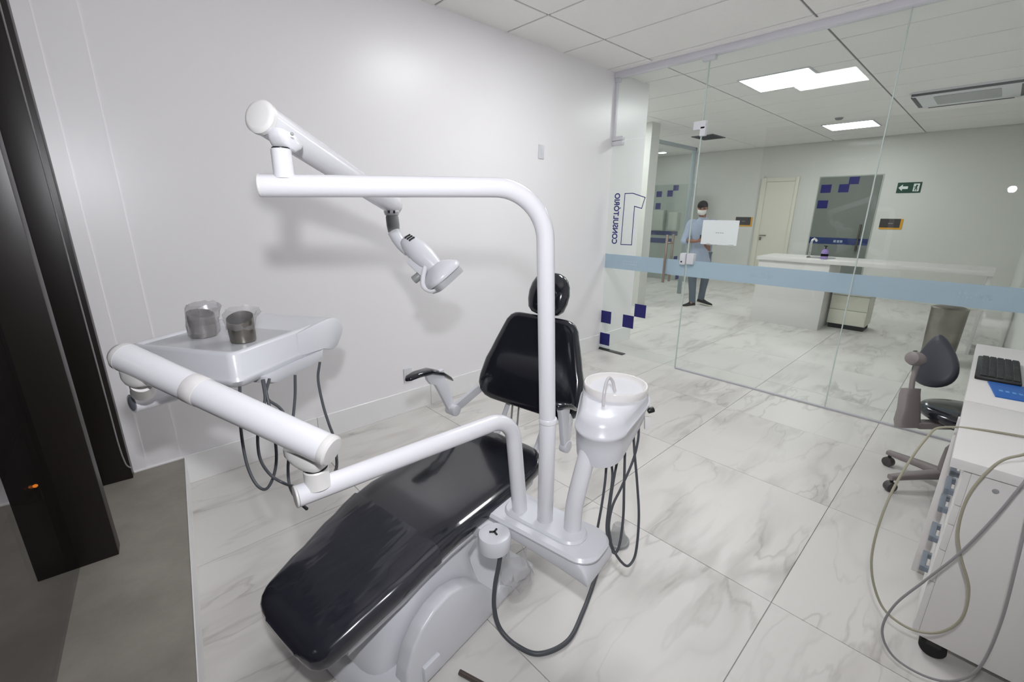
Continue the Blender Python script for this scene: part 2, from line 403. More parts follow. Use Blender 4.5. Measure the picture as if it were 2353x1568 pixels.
# the street outside
struct('floor_pavement', box(-14, gx(0)-.12, -6, 12, -0.25, -0.12), M['asphalt'], 'dark street pavement outside at night', 0)
fac = struct('wall_street_facade', box(-14.3, -14, -6, 12, -0.2, 6), M['asphalt'], 'dim building facade across the street')
wlit = emit_mat('dim_lit_window', (120, 112, 100), 0.09)
for r_ in range(4):
    for k in range(7):
        obj('lit_window', box(-14.0, -13.97, 3.2+k*.9, 3.8+k*.9, 1.2+r_*.75, 1.65+r_*.75), wlit, fac, 0)

# --- glass partition: two fixed panes, transom, rail, channel, stickers
part = thing('wall_glass', 'frameless clear glass partition between surgery and corridor', None, (XG, 1.0, 0), kind='structure')
JY1, JY2 = 1.990, 0.682
RZ = 2.815
GT = 0.005
def gp(y0, y1, z0, z1, par, name='glass_pane'):
    return obj(name, box(XG-GT, XG+GT, y0, y1, z0, z1), M['glass'], par, 0)
gp(JY2+.0025, JY1-.003, 0.008, RZ, part); gp(-0.80, JY2-.0025, 0.008, RZ, part); gp(JY1+.003, YW-.012, 2.243, RZ, part, 'transom_pane')
obj('glass_edge', box(XG-GT-.001, XG+GT+.001, JY1-.004, JY1+.004, 0.01, RZ), mat('green_glass_edge', (196, 208, 204), 0.15), part)
obj('glass_edge', box(XG-GT-.001, XG+GT+.001, JY2-.0035, JY2+.0035, 0.01, RZ), bpy.data.materials['green_glass_edge'], part)
obj('top_rail', box(XG-.045, XG+.03, -0.8, YW, RZ, ZC+.008, 0.004), M['alu'], part)
obj('ceiling_trim', box(XG-.085, XG-.046, -0.8, YW, ZC-.006, ZC+.006, 0.001), M['ceil'], part)
obj('bottom_channel', box(XG-.014, XG+.014, -0.8, JY1-.005, 0, 0.014, 0.002), mat('grey_aluminium', (188, 187, 192), 0.4), part)
obj('wall_channel', box(XG-.016, XG+.016, YW-.026, YW, 2.243, RZ, 0.002), M['alu'], part)
obj('rail_clip', box(XG-.03, XG+.02, JY1-.055, JY1+.055, RZ-.035, RZ+.005, 0.008), M['white_plastic'], part)
obj('rail_clip', box(XG-.03, XG+.02, YW-.05, YW-.002, RZ-.035, RZ+.005, 0.006), M['white_plastic'], part)
obj('corner_fitting', merge(box(XG-.02, XG+.02, JY1-.035, JY1+.075, 2.245, 2.315, 0.006), box(XG-.02, XG+.02, JY1-.040, JY1+.012, 2.19, 2.27, 0.006)), M['white_plastic'], part, label='white L-shaped glass fitting')
SZ0, SZ1 = 0.945, 1.098
FX = XG-GT-.0012
def film(y0, y1, z0, z1, mt, par, name): return obj(name, box(FX, FX+.001, y0, y1, z0, z1), mt, par, 0)
film(JY2+.004, JY1-.005, SZ0, SZ1, M['film'], part, 'frosted_strip'); film(-0.8, JY2-.004, SZ0, SZ1, M['film'], part, 'frosted_strip')
def logo_marks(yc, zc, par):
    bm = None
    for row, n in ((0.014, 7), (-0.012, 9)):
        for k in range(n):
            y = yc + 0.075 - 0.15*k/(n-1); b = box(FX-.0006, FX-.0001, y-.0045, y+.0045, zc+row-.007, zc+row+.007)
            bm = b if bm is None else merge(bm, b)
    obj('strip_logo', bm, M['film_logo'], par, 0)
logo_marks(1.33, 1.02, part); logo_marks(0.02, 1.02, part)
# glass door
door = thing('door_1', 'clear glass door with blue squares and reversed room number', None, (XG, 2.45, 0), kind='structure')
gp(JY1+.006, YW-.004, 0.012, 2.236, door, 'glass_leaf')
film(JY1+.008, YW-.004, SZ0, SZ1, M['film'], door, 'frosted_strip'); logo_marks(2.61, 1.02, door)
for (y0, z0) in ((2.797, 0.318), (2.797, 0.058), (2.508, 0.318), (2.372, 0.458)):
    film(y0, y0+.135, z0, z0+.14, M['blue'], door, 'blue_square')
film(2.797, 2.932, 0.02, 0.056, M['paper'], door, 'label_strip')
obj('floor_spring_cover', merge(box(XG-.035, XG+.035, 2.60, 2.93, 0, 0.008, 0.002), box(XG-.012, XG+.012, 2.80, 2.93, 0.006, 0.022, 0.002)), mat('dark_steel_plate', (96, 96, 96), 0.35, metal=0.8), door)
for z in (2.215, 2.262):
    obj('patch_fitting', box(XG-.022, XG+.022, 2.80, YW-.003, z-.020, z+.020, 0.005), M['white_plastic'], door)
hd = obj('door_handle', rod((XG-.06, 2.186, 0.868), (XG-.06, 2.186, 1.330), 0.013), M['chrome'], door)
obj('handle_standoff', rod((XG-.06, 2.186, 0.94), (XG+.06, 2.186, 0.94), 0.009), M['chrome'], hd)
obj('handle_standoff', rod((XG-.06, 2.186, 1.25), (XG+.06, 2.186, 1.25), 0.009), M['chrome'], hd)
hd2 = obj('door_handle', rod((XG+.06, 2.186, 0.868), (XG+.06, 2.186, 1.330), 0.013), M['chrome'], door)
lk = obj('lock_case', merge(box(XG-.03, XG+.03, 1.995, 2.055, 1.055, 1.165, 0.012), box(XG-.03, XG+.03, 1.915, 1.988, 1.062, 1.165, 0.014)), M['white_plastic'], door, label='white plastic glass-door lock')
obj('keyhole', rod((XG-.034, 2.032, 1.083), (XG-.028, 2.032, 1.083), 0.008), M['black'], lk)
# lettering on the far face, read from the corridor, so reversed from here
def glass_text(body, size, mtr, par, name):
    cu = bpy.data.curves.new('t', 'FONT'); cu.body = body; cu.size = 1.0; cu.extrude = 0.0; cu.offset = 0.03
    to = bpy.data.objects.new('t', cu); COL.objects.link(to)
    dg = bpy.context.evaluated_depsgraph_get(); me = bpy.data.meshes.new_from_object(to.evaluated_get(dg))
    bpy.data.objects.remove(to)
    bm = bmesh.new(); bm.from_mesh(me); bpy.data.meshes.remove(me)
    return bm
bm = glass_text('CONSULTÓRIO', 1, None, None, '')
xsv = [v.co.x for v in bm.verts]; x0, x1 = min(xsv), max(xsv)
base_h = 0.70
for v in bm.verts:
    t = (v.co.x-x0)/(x1-x0); hgt = v.co.y/base_h
    v.co = V((FX+.0004, 2.853-0.062*hgt, 1.208+0.522*t))
obj('door_lettering', bm, M['blue_thin'], door, 0, label='reversed blue lettering CONSULTÓRIO running upwards')
num = [(2.732, 1.724), (2.639, 1.724), (2.495, 1.681), (2.524, 1.576), (2.608, 1.596), (2.608, 1.209), (2.738, 1.207)]
bm = None
for a, b in zip(num, num[1:]+num[:1]):
    pa, pb = V((FX+.0003, *a)), V((FX+.0003, *b)); d = (pb-pa).normalized(); nn = V((1, 0, 0)).cross(d)
    q = obox((pa+pb)/2, (1, 0, 0), d, nn, 0.0004, (pb-pa).length/2+.0045, 0.0042)
    bm = q if bm is None else merge(bm, q)
obj('door_numeral', bm, M['blue_thin'], door, 0, label='reversed outlined blue numeral 1')

# --- LED panels in the ceiling; the last two are unseen additions for light
def led_panel(x, y, label):
    t = thing('ceiling_light', label, 'light', (x, y, ZC), 'square LED ceiling panels')
    h = 0.312
    bm = merge(*[box(*b, 0.003) for b in ((x-h-.02, x-h, y-h-.02, y+h+.02, ZC-.010, ZC+.006), (x+h, x+h+.02, y-h-.02, y+h+.02, ZC-.010, ZC+.006), (x-h, x+h, y-h-.02, y-h, ZC-.010, ZC+.006), (x-h, x+h, y+h, y+h+.02, ZC-.010, ZC+.006))])
    obj('frame', bm, M['white_plastic'], t)
    obj('diffuser', box(x-h, x+h, y-h, y+h, ZC-.007, ZC+.004), M['lamp'], t, 0)
led_panel(*LAMPS[0], 'square LED ceiling panel above the dental chair, seen as a reflection in the glass')
led_panel(*LAMPS[1], 'nearest square LED ceiling panel beyond the glass partition')
led_panel(*LAMPS[2], 'farther square LED ceiling panel near the far corridor wall')
led_panel(*LAMPS[3], 'added LED ceiling panel, out of view, lighting the glazed side room')  # added light source, unseen, for the side room
led_panel(*LAMPS[4], 'added LED ceiling panel, out of view in the hall, brightening the far corridor')  # added light source, hidden by the wall, lifts the far corridor wall

# ================================================================== THE DENTAL CHAIR
CA = R(9)
U = V((math.cos(CA), math.sin(CA), 0)); W = V((-U.y, U.x, 0))
def C3(u, v, z): return U*u + W*v + V((0, 0, z))
CV = 1.18                                      # the chair's middle line
chair = thing('dental_chair', 'reclining dental chair with glossy black upholstery on a white base', 'dental chair', C3(1.0, CV, 0))
# seat and leg rest: u, z of the top, half width, thickness, side roll
SEAT = [(0.386, 0.324, 0.085, 0.012, 1.160), (0.389, 0.334, 0.125, 0.036, 1.160), (0.396, 0.347, 0.152, 0.062, 1.160), (0.410, 0.361, 0.172, 0.086, 1.161), (0.43, 0.373, 0.186, 0.102, 1.163), (0.46, 0.386, 0.196, 0.111, 1.165), (0.55, 0.412, 0.210, 0.114, 1.168),
        (0.70, 0.455, 0.235, 0.114, 1.170), (0.80, 0.485, 0.245, 0.112, 1.173), (0.90, 0.500, 0.251, 0.110, 1.175), (1.10, 0.502, 0.253, 0.110, 1.18), (1.30, 0.500, 0.250, 0.105, 1.18),
        (1.42, 0.500, 0.238, 0.10, 1.18), (1.48, 0.500, 0.205, 0.09, 1.18), (1.510, 0.495, 0.165, 0.07, 1.18), (1.522, 0.487, 0.12, 0.045, 1.18)]
def seat_ring(u, off=0.0, n=40):
    zt, hw, th, vc = lerp_tab(SEAT, u); hw += off; th += off*2; zt += off
    ring = []
    for k in range(n):
        a, b = sup(2*math.pi*k/n, 3.2)
        dish = 0.016*(1-abs(a)**2)*(1 if b > 0 else 0)*min(1, hw/.2)
        ring.append(C3(u, vc+a*hw, zt-th/2+b*th/2-dish))
    return ring
us = [0.386, 0.387, 0.389, 0.392, 0.396, 0.402, 0.410, 0.42, 0.43, 0.445] + [0.445+0.045*k for k in range(1, 21)] + [1.38, 1.42, 1.45, 1.48, 1.496, 1.51, 1.517, 1.522]
obj('seat_cushion', loft([seat_ring(u) for u in us]), M['vinyl'], chair, 60)
usc = [u for u in us if 0.3865 <= u <= 0.80] + [0.815]
def cover_ring(u):
    return seat_ring(u, 0.004 + 0.003*max(0, (u-.72)/.1))
obj('foot_cover', loft([[p-U*.004 for p in cover_ring(0.386)]] + [cover_ring(u) for u in usc], True, False), M['vinyl_cover'], chair, 60, label='wrinkled clear plastic sleeve over the foot end')
# white under-pan following the cushion
def pan_ring(u, n=24):
    zt, hw, th, vc = lerp_tab(SEAT, u); z = zt-th
    ring = []
    for k in range(n):
        a, b = sup(2*math.pi*k/n, 4)
        ring.append(C3(u, vc+a*(hw-.030), z-0.012+b*0.030))
    return ring
obj('seat_pan', loft([pan_ring(u) for u in [0.50+0.065*k for k in range(16)]]), M['white_plastic'], chair, 50)
# back rest
BT = R(19); BU, BZ = 1.615, 0.605
bdir = V((math.sin(BT), 0, math.cos(BT)))      # up the back, in chair axes
def B3(s, a, d):
    """s up the back, a across, d out of its front face"""
    return C3(BU + s*math.sin(BT) - d*math.cos(BT), CV + a, BZ + s*math.cos(BT) + d*math.sin(BT))
BACK = [(0.0, 0.215, 0.035), (0.008, 0.250, 0.055), (0.03, 0.282, 0.08), (0.065, 0.300, 0.095), (0.10, 0.302, 0.10), (0.18, 0.290, 0.10), (0.30, 0.248, 0.095),
        (0.38, 0.218, 0.09), (0.42, 0.203, 0.085), (0.445, 0.185, 0.070), (0.458, 0.165, 0.05), (0.464, 0.14, 0.03)]
def back_ring(s, n=36):
    hw, th = lerp_tab(BACK, s); ring = []
    for k in range(n):
        a, b = sup(2*math.pi*k/n, 3.4)
        dish = 0.022*(1-a*a)*(1 if b > 0 else 0)*min(1, th/.09)
        ring.append(B3(s, a*hw, b*th/2-dish))
    return ring
ss = [0, .004, .008, .018, .03, .048, .065, .085, .11, .15, .2, .25, .3, .34, .38, .4, .42, .435, .445, .452, .458, .464]
obj('backrest', loft([back_ring(s) for s in ss]), M['vinyl'], chair, 60)
bs = obj('backrest_shell', loft([[B3(s, a*hw*.9, -0.052+b*.02) for a, b in [sup(2*math.pi*k/24, 4) for k in range(24)]] for s, hw in ((0.03, .24), (0.06, .27), (.12, .29), (.2, .28), (.3, .24), (.4, .2), (.44, .17))]), M['white_plastic'], chair, 50)
# head rest
HEAD = [(-0.008, 0.045, 0.03), (0.0, 0.075, 0.055), (0.02, 0.096, 0.075), (0.06, 0.106, 0.09), (0.10, 0.108, 0.095), (0.14, 0.100, 0.09), (0.17, 0.085, 0.078), (0.188, 0.066, 0.06), (0.198, 0.044, 0.035)]
def head_ring(s, n=28):
    hw, th = lerp_tab(HEAD, s)
    return [B3(0.478+s, -0.012+a*hw, 0.005+b*th/2) for a, b in [sup(2*math.pi*k/n, 3.0) for k in range(n)]]
obj('headrest', loft([head_ring(s) for s in [-.008, -.004, 0, .008, .02, .04, .06, .08, .1, .12, .14, .155, .17, .18, .188, .194, .198]]), M['vinyl'], chair, 60)
obj('headrest_post', merge(tube([B3(.40, -.03, -.01), B3(.50, -.03, -.01)], .006, 10), tube([B3(.40, .03, -.01), B3(.50, .03, -.01)], .006, 10)), M['chrome'], chair)
# hinge bars between seat and back
obj('back_hinge', merge(*[tube(fillet([C3(1.44, CV+a, 0.43), C3(1.56, CV+a, 0.45), B3(.05, a, -.05), B3(.25, a, -.055)], .04, 5), .013, 10) for a in (-.12, .12)]), M['white_plastic'], chair)
obj('cable_loop', merge(*[tube(spline([C3(1.48, CV+a, .44), C3(1.60, CV+a+.02, .42), B3(0.02, a+.03, -.03), B3(.08, a+.03, -.04)], 6), .005, 8) for a in (.02, .06)]), M['hose_light'], chair)
# arm rests
def bar(p, q, hw, hh, ext):
    d = (q-p).normalized(); a_ = (W-d*W.dot(d)).normalized(); return obox((p+q)/2, d, a_, d.cross(a_), (q-p).length/2+ext, hw, hh, .006)
def armrest(sgn):
    v0 = CV + sgn*0.300
    arm = obj('armrest', loft([[C3(u, CV+sgn*dv, z) + W*(a*hw) + V((0, 0, b*th)) for a, b in [sup(2*math.pi*k/18, 2.5) for k in range(18)]]
              for u, dv, z, hw, th in ((1.235, .405, .770, .010, .006), (1.25, .405, .775, .024, .012), (1.30, .408, .779, .032, .015), (1.38, .412, .772, .034, .016), (1.46, .416, .738, .033, .015), (1.52, .420, .695, .028, .012), (1.545, .42, .674, .012, .006))], True, True), M['vinyl'], chair, 60)
    obj('arm_bracket', loft([[C3(u, CV+sgn*dv, z) + U*(a*h1) + W*(b*.014) for a, b in [sup(2*math.pi*k/12, 4) for k in range(12)]]
        for u, dv, z, h1 in ((1.405, .40, .762, .060), (1.41, .40, .735, .058), (1.420, .398, .712, .052), (1.435, .392, .700, .040), (1.448, .385, .66, .036), (1.470, .370, .58, .028), (1.482, .36, .540, .026))]), M['white_plastic'], arm)
    obj('arm_link', bar(C3(1.485, CV+sgn*.352, .545), C3(1.60, CV+sgn*.285, .640), 0.011, 0.026, 0.012), M['white_plastic'], arm)
    obj('arm_pivot', rod(C3(1.482, CV+sgn*.325, .545), C3(1.482, CV+sgn*.385, .545), 0.030), M['white_plastic'], arm)
armrest(1)
# the near arm rest is swung down behind the pole
arm = obj('armrest', loft([[C3(u, .868, z) + W*(a*hw) + V((0, 0, b*th)) for a, b in [sup(2*math.pi*k/18, 2.5) for k in range(18)]]
      for u, z, hw, th in ((1.40, .778, .012, .006), (1.41, .780, .026, .012), (1.45, .772, .032, .014), (1.50, .752, .033, .014), (1.54, .725, .028, .012), (1.555, .71, .012, .006))]), M['vinyl'], chair, 60)
obj('arm_bracket', loft([[C3(u, .868, z) + U*(a*h1) + W*(b*.014) for a, b in [sup(2*math.pi*k/12, 4) for k in range(12)]]
    for u, z, h1 in ((1.47, .755, .040), (1.475, .735, .036), (1.48, .67, .026), (1.49, .60, .024), (1.50, .565, .024))]), M['white_plastic'], arm)
obj('arm_link', bar(C3(1.50, .868, .56), C3(1.60, .91, .64), 0.011, 0.026, 0.012), M['white_plastic'], arm)
obj('arm_pivot', rod(C3(1.50, .850, .56), C3(1.50, .885, .56), 0.028), M['white_plastic'], arm)
# lift arms and floor base
def side_prism(poly, v0, v1, bev=0.012):
    bm = prism([C3(u, v0, z) for u, z in poly], None, W*(v1-v0))
    bmesh.ops.bevel(bm, geom=list(bm.edges), offset=bev, segments=3, affect='EDGES', profile=0.5); return bm
obj('base_plate', side_prism([(0.52, 0.0), (1.34, 0.0), (1.34, 0.035), (1.24, 0.075), (0.66, 0.10), (0.55, 0.06)], 0.905, 1.455, 0.014), M['white_plastic'], chair)
hump = [(0.618, 0.06), (0.628, 0.13), (0.655, 0.20), (0.695, 0.248), (0.75, 0.280), (0.82, 0.292), (0.88, 0.276), (0.94, 0.238), (1.00, 0.185), (1.05, 0.12), (1.08, 0.05)]
obj('base_cover', side_prism([(0.615, 0.012)]+hump+[(1.09, 0.012)], 0.895, 0.955, 0.010), M['white_plastic'], chair)
obj('base_cover', side_prism([(0.615, 0.012)]+hump+[(1.09, 0.012)], 1.405, 1.465, 0.010), M['white_plastic'], chair)
obj('base_column', loft([[C3(uc+a*hu, CV+b*hv, z) for a, b in [sup(2*math.pi*k/36, 5) for k in range(36)]] for z, uc, hu, hv in
    ((0.06, .84, .27, .215), (0.12, .83, .255, .215), (0.20, .845, .215, .21), (0.27, .87, .18, .20), (0.33, .92, .17, .18), (0.40, .96, .20, .16))]), M['white_plastic'], chair, 50)
for a in (-.17, .17): obj('lift_arm', obox(C3(1.02, CV+a, .31), U*.8+V((0, 0, .6)), W, -U*.6+V((0, 0, .8)), .17, .018, .03, .008), M['white_plastic'], chair)
obj('floor_rail', tube([onz(1056, 1545, .012), onz(1120, 1580, .012), onz(1200, 1625, .012)], .009, 12), mat('brown_grey_metal', (96, 86, 82), 0.4, metal=.5), chair, label='thin dark bar lying at the base')
obj('base_latch', obox(C3(0.72, .888, .075), U, W, (0, 0, 1), .035, .008, .03, .005), M['white_plastic'], chair)
# console beam that carries the three tubes
def stadium(u0, u1, v0, v1, r, z, n=8):
    pts = []
    for cu, cv, a0 in ((u1-r, v1-r, 0), (u0+r, v1-r, 90), (u0+r, v0+r, 180), (u1-r, v0+r, 270)):
        for k in range(n+1):
            a = R(a0+90*k/n); pts.append(C3(cu+r*math.cos(a), cv+r*math.sin(a), z))
    return pts
beam = []
prof = [(1.08, .39, .445), (0.95, .382, .448), (0.80, .374, .448), (0.66, .364, .448), (0.60, .358, .445), (0.565, .354, .438), (0.54, .352, .424), (0.526, .352, .406), (0.518, .353, .388), (0.515, .356, .372)]
for v, zb, zt in prof:
    ring = []
    for k in range(28):
        a, b = sup(2*math.pi*k/28, 6)
        ring.append(C3(1.160+a*0.090, v, (zb+zt)/2+b*(zt-zb)/2))
    beam.append(ring)
con = obj('console_beam', loft(beam), M['white_plastic'], chair, 50)
obj('console_lip', loft([stadium(1.066, 1.255, 0.510, 1.08, .07, .428), stadium(1.064, 1.257, 0.508, 1.08, .07, .436), stadium(1.072, 1.25, 0.516, 1.08, .066, .446)], True, True), M['white_plastic'], con)
obj('console_deck', loft([stadium(1.098, 1.222, 0.578, 0.912, .06, .440), stadium(1.098, 1.222, 0.578, 0.912, .06, .452), stadium(1.104, 1.216, 0.584, 0.906, .054, .459)]), M['white_plastic'], con)
kb = obj('hose_junction', lathe(C3(1.015, .862, .362), (0, 0, 1), [(.050, 0), (.056, .006), (.060, .03), (.060, .058), (.056, .066), (.046, .070)], 32), M['white_plastic'], chair)
obj('junction_bracket', obox(C3(1.03, .93, .405), W, U, (0, 0, 1), .065, .030, .022, .006), M['white_plastic'], kb)
ctr = C3(1.015, .862, .434)
obj('slot_mark', merge(*[obox(ctr+V((math.cos(a)*.008, math.sin(a)*.008, 0)), (math.cos(a), math.sin(a), 0), (-math.sin(a), math.cos(a), 0), (0, 0, 1), .010, .003, .002) for a in (R(20), R(140), R(260))]), M['black'], kb)
obj('supply_hose', tube(spline([onz(1152, 1262, .37), onz(1146, 1300, .30), onz(1137, 1350, .20), onz(1136, 1400, .11), onz(1150, 1447, .04), onz(1187, 1484, .011), onz(1240, 1503, .010), onz(1305, 1473, .010), onz(1340, 1405, .010), onz(1362, 1345, .010), onz(1382, 1280, .012), onz(1394, 1238, .02)], 10), 0.0085, 12), M['hose'], chair, label='dark grey supply hose looping on the floor')
# crumpled clear bag hanging under the console
def crumple(rings, amp, seed, capb=True, capt=False):
    rnd = random.Random(seed)
    return loft([[V(p)+V((rnd.uniform(-amp, amp), rnd.uniform(-amp, amp), rnd.uniform(-amp, amp)*.6)) for p in r] for r in rings], capb, capt)
def circ(c, r, n=18, sq=1.0): return [V(c)+V((r*math.cos(2*math.pi*k/n), sq*r*math.sin(2*math.pi*k/n), 0)) for k in range(n)]
bagc = C3(1.06, .80, 0)
obj('plastic_bag', crumple([circ(bagc+V((0, 0, z)), r) for z, r in ((.20, .015), (.215, .05), (.25, .062), (.29, .055), (.33, .04), (.36, .03))], .010, 3), M['clear'], chair, 20, label='crumpled clear plastic bag under the console')

# ================================================================== OPERATING LIGHT
P2 = C3(1.157, .741, 0)
lamp = thing('operating_light', 'white operating light on a tall bent pole with a sprung arm', 'dental light', (P2.x, P2.y, .455))
TIP = V((.340, 1.272, 1.590)); BENDZ = 1.600
PT = V((P2.x-.01, P2.y+.022, 0))
elb = V((P2.x-.012, P2.y+.03, BENDZ))
TR = 0.0275
pole_pts = fillet([V((P2.x, P2.y, .800)), elb, TIP], 0.155, 14)
obj('pole', rod((P2.x, P2.y, .452), (P2.x, P2.y, .86), .0285), M['white'], lamp, label='lower pole section')
pole = obj('pole', tube(pole_pts, TR, 28), M['white'], lamp, 50)
obj('pole_collar', lathe((P2.x, P2.y, .845), (0, 0, 1), [(.029, 0), (.0315, .003), (.0315, .014), (.029, .018)], 28), M['white'], pole)
ad = (TIP-elb).normalized()
obj('end_cap', rod(TIP-ad*.002, TIP+ad*.006, TR+.0005, .003), M['white_old'], pole)
colp = TIP - ad*0.055
dn = atd(600, 270, 1.07); df = atd(903, 472, 1.72)
dd = (df-dn).normalized()
colm = obj('arm_post', lathe((colp.x, colp.y, colp.z+.018), (0, 0, 1), [(.026, 0), (.024, .012), (.0235, .066), (.020, .069)], 24), M['white'], lamp)
obj('post_gap', rod((colp.x, colp.y, colp.z+.084), (colp.x, colp.y, colp.z+.090), .021), M['black'], colm)
topc = V((colp.x, colp.y, colp.z+.090))
# forked knuckle turning into the sprung arm
kn = []
for z, h1, h2 in ((0, .020, .024), (.006, .026, .028), (.014, .036, .030), (.026, .044, .028), (.036, .044, .024)):
    kn.append([topc + V((0, 0, z)) + dd*(a*h1+.014+.012*(z/.036)) + V((-dd.y, dd.x, 0)).normalized()*(b*h2) for a, b in [sup(2*math.pi*k/24, 3) for k in range(24)]])
obj('knuckle', loft(kn), M['white'], lamp, 50)
AR = 0.0395
arm = obj('spring_arm', tube([dn+dd*(0.004), dn+dd*.02, dn+(df-dn)*.5, df], lambda t: AR-0.004*t, 28), M['white'], lamp, 50)
obj('end_cap', lathe(dn-dd*.012, dd, [(AR-.010, 0), (AR-.003, .002), (AR+.0015, .007), (AR+.0015, .018), (AR, .020)], 28), M['white_old'], arm, label='ivory end cap')
obj('end_cap', lathe(df-dd*.004, dd, [(AR-.003, 0), (AR-.003, .012), (AR-.010, .020), (AR-.022, .026)], 28), M['white_old'], arm)
obj('arm_slot', rod(dn+dd*.075-V((0, 0, 1))*.031+rt*.018, dn+dd*.092-V((0, 0, 1))*.031+rt*.018, .007), M['black'], arm)
obj('screw', rod(atd(671, 308, 1.055), atd(671, 308, 1.075), .004), M['grey_plastic'], arm)
# hanging joint and lamp head
hd0 = df - dd*.015 + V((0, 0, -.030))
j1 = obj('hanger', lathe(hd0+V((0, 0, .012)), (0, 0, -1), [(.026, 0), (.030, .010), (.026, .022), (.020, .026)], 24), M['white'], lamp)
obj('hanger_slot', merge(*[box(hd0.x-.031+k*.022, hd0.x-.024+k*.022, hd0.y-.031, hd0.y-.026, hd0.z-.004, hd0.z+.006) for k in range(2)]), M['black'], j1)
sl0 = hd0+V((0, 0, -.012)); sl1 = atd(905, 533, 1.72)
obj('grey_sleeve', lathe(sl0, sl1-sl0, [(.022, 0), (.024, .006), (.0245, (sl1-sl0).length*.6), (.022, (sl1-sl0).length)], 24), M['grey_plastic'], lamp)
e1 = atd(914, 550, 1.72); e2 = atd(938, 578, 1.71)
obj('elbow', tube(spline([sl1, e1, (e1+e2)/2+V((0, 0, -.004)), e2], 6), lambda t: .024-.004*t, 20), M['white_plastic'], lamp)
b0 = atd(931, 551, 1.70); b1 = atd(1004, 618, 1.68); bd = (b1-b0).normalized(); bl = (b1-b0).length
body = obj('lamp_body', lathe(b0, bd, [(.010, -.006), (.024, 0), (.033, bl*.10), (.041, bl*.30), (.044, bl*.5), (.041, bl*.7), (.034, bl*.9), (.030, bl)], 28), M['white_plastic'], lamp, 60)
aa, ab, _ = frame_of(bd, up)
vo = (up*.62 - rt*.10 - fw*.62); vo = (vo-bd*vo.dot(bd)).normalized(); vt = bd.cross(vo)
for k in range(3): obj('vent_slot', obox(b0+bd*(bl*.06+.011*k)+vo*(.029+.0035*k), vt, bd, vo, .013, .0028, .004), M['black'], body)
# head: a shallow dish facing down over the chair
hn = (rt*.62 - up*.74 + fw*.30).normalized()
hc = atd(1010, 627, 1.67)
ha, hb, _ = frame_of(hn, up)
hp = []
for h, ra, rb in ((-.035, .018, .03), (-.030, .034, .045), (-.012, .060, .072), (.004, .075, .085), (.016, .078, .088), (.022, .074, .085)):
    hp.append([hc + hn*h + ha*(a*ra) + hb*(b*rb) for a, b in [sup(2*math.pi*k/32, 2.6) for k in range(32)]])
head = obj('lamp_head', loft(hp), M['white_plastic'], lamp, 50)
obj('lens', loft([[hc + hn*h + ha*(a*.062) + hb*(b*.07) for a, b in [sup(2*math.pi*k/24, 5) for k in range(24)]] for h in (.018, .048)]), mat('grey_lens', (176, 178, 180), 0.25), head)
obj('head_fin', merge(*[obox(hc + hn*(-.004) + ha*(.045+.012*k), hb, hn, ha, .02, .012, .0025) for k in range(2)]), M['white_plastic'], head)
g0 = atd(975, 622, 1.66); g1 = atd(972, 655, 1.655); g2 = atd(988, 668, 1.655); g3 = atd(1020, 650, 1.655)
obj('handle', tube(spline([atd(982, 604, 1.67), g0, g1, g2, atd(1004, 663, 1.655), g3], 8), .0095, 14), M['white'], lamp, label='white looped lamp handle')
obj('yoke', obox(atd(963, 612, 1.69), bd, ab, aa, .045, .02, .022, .01), M['white_plastic'], lamp)
obj('focus_knob', rod(atd(966, 632, 1.70), atd(950, 645, 1.70), .016), M['grey_plastic'], lamp, label='grey focusing knob')

# ================================================================== DELIVERY UNIT (tray)
P1 = C3(1.146, .846, 0)
tray = thing('delivery_unit', 'white instrument tray on a jointed arm reaching over the chair', 'dental tray', (P1.x, P1.y, .455))
tip = V((.268, 1.078, .835))
low = obj('arm_tube', tube(fillet([V((P1.x, P1.y, .452)), V((P1.x-.012, P1.y+.035, .833)), tip], .095, 14), TR+.0008, 28), M['white'], tray, 50)
td = (tip-V((P1.x, P1.y, .833))).normalized()
obj('end_cap', rod(tip-td*.001, tip+td*.006, TR+.0015, .003), M['white_old'], low)
pc = tip - td*.052
c1 = obj('swivel_post', lathe((pc.x, pc.y, pc.z+.012), (0, 0, 1), [(.034, 0), (.031, .014), (.031, .046), (.028, .050)], 28), M['white_old'], tray)
obj('o_ring', rod((pc.x, pc.y, pc.z+.060), (pc.x, pc.y, pc.z+.067), .029), M['rubber'], c1)
tn = atd(762, 1038, 1.075); tf = atd(290, 822, 1.16)
tdv = (tf-tn).normalized()
kz = V((pc.x, pc.y, pc.z+.066)); sidev = V((-tdv.y, tdv.x, 0)).normalized(); tdh = V((tdv.x, tdv.y, 0)).normalized()
kn = []
for z, h1, h2, sh in ((0, .026, .028, 0), (.006, .034, .033, .004), (.018, .046, .036, .012), (.034, .056, .036, .02), (.052, .056, .034, .022)):
    kn.append([kz + V((0, 0, z)) + tdh*(a*h1+sh) + sidev*(b*h2) for a, b in [sup(2*math.pi*k/24, 3) for k in range(24)]])
obj('knuckle', loft(kn), M['white_old'], tray, 50)
TA = 0.0375
big = obj('balance_arm', tube([tn+tdv*.012, tn+tdv*.03, tn+(tf-tn)*.5, tf], TA, 30), M['white'], tray, 50)
obj('end_cap', lathe(tn-tdv*.004, tdv, [(TA-.014, 0), (TA-.004, .001), (TA+.0012, .006), (TA+.0012, .020), (TA, .022)], 30), M['white_old'], big, label='ivory end cap')
obj('end_cap', lathe(tf-tdv*.002, tdv, [(TA+.0005, 0), (TA, .012), (TA-.008, .026), (TA-.02, .032)], 30), M['white_old'], big)
obj('sleeve_ring', lathe(tn+tdv*.375, tdv, [(TA, 0), (TA+.0012, .002), (TA+.0012, .038), (TA, .040)], 30), mat('scuffed_white_enamel', (220, 217, 216), 0.4, var=0.12, scale=40), big, label='discoloured joint sleeve')
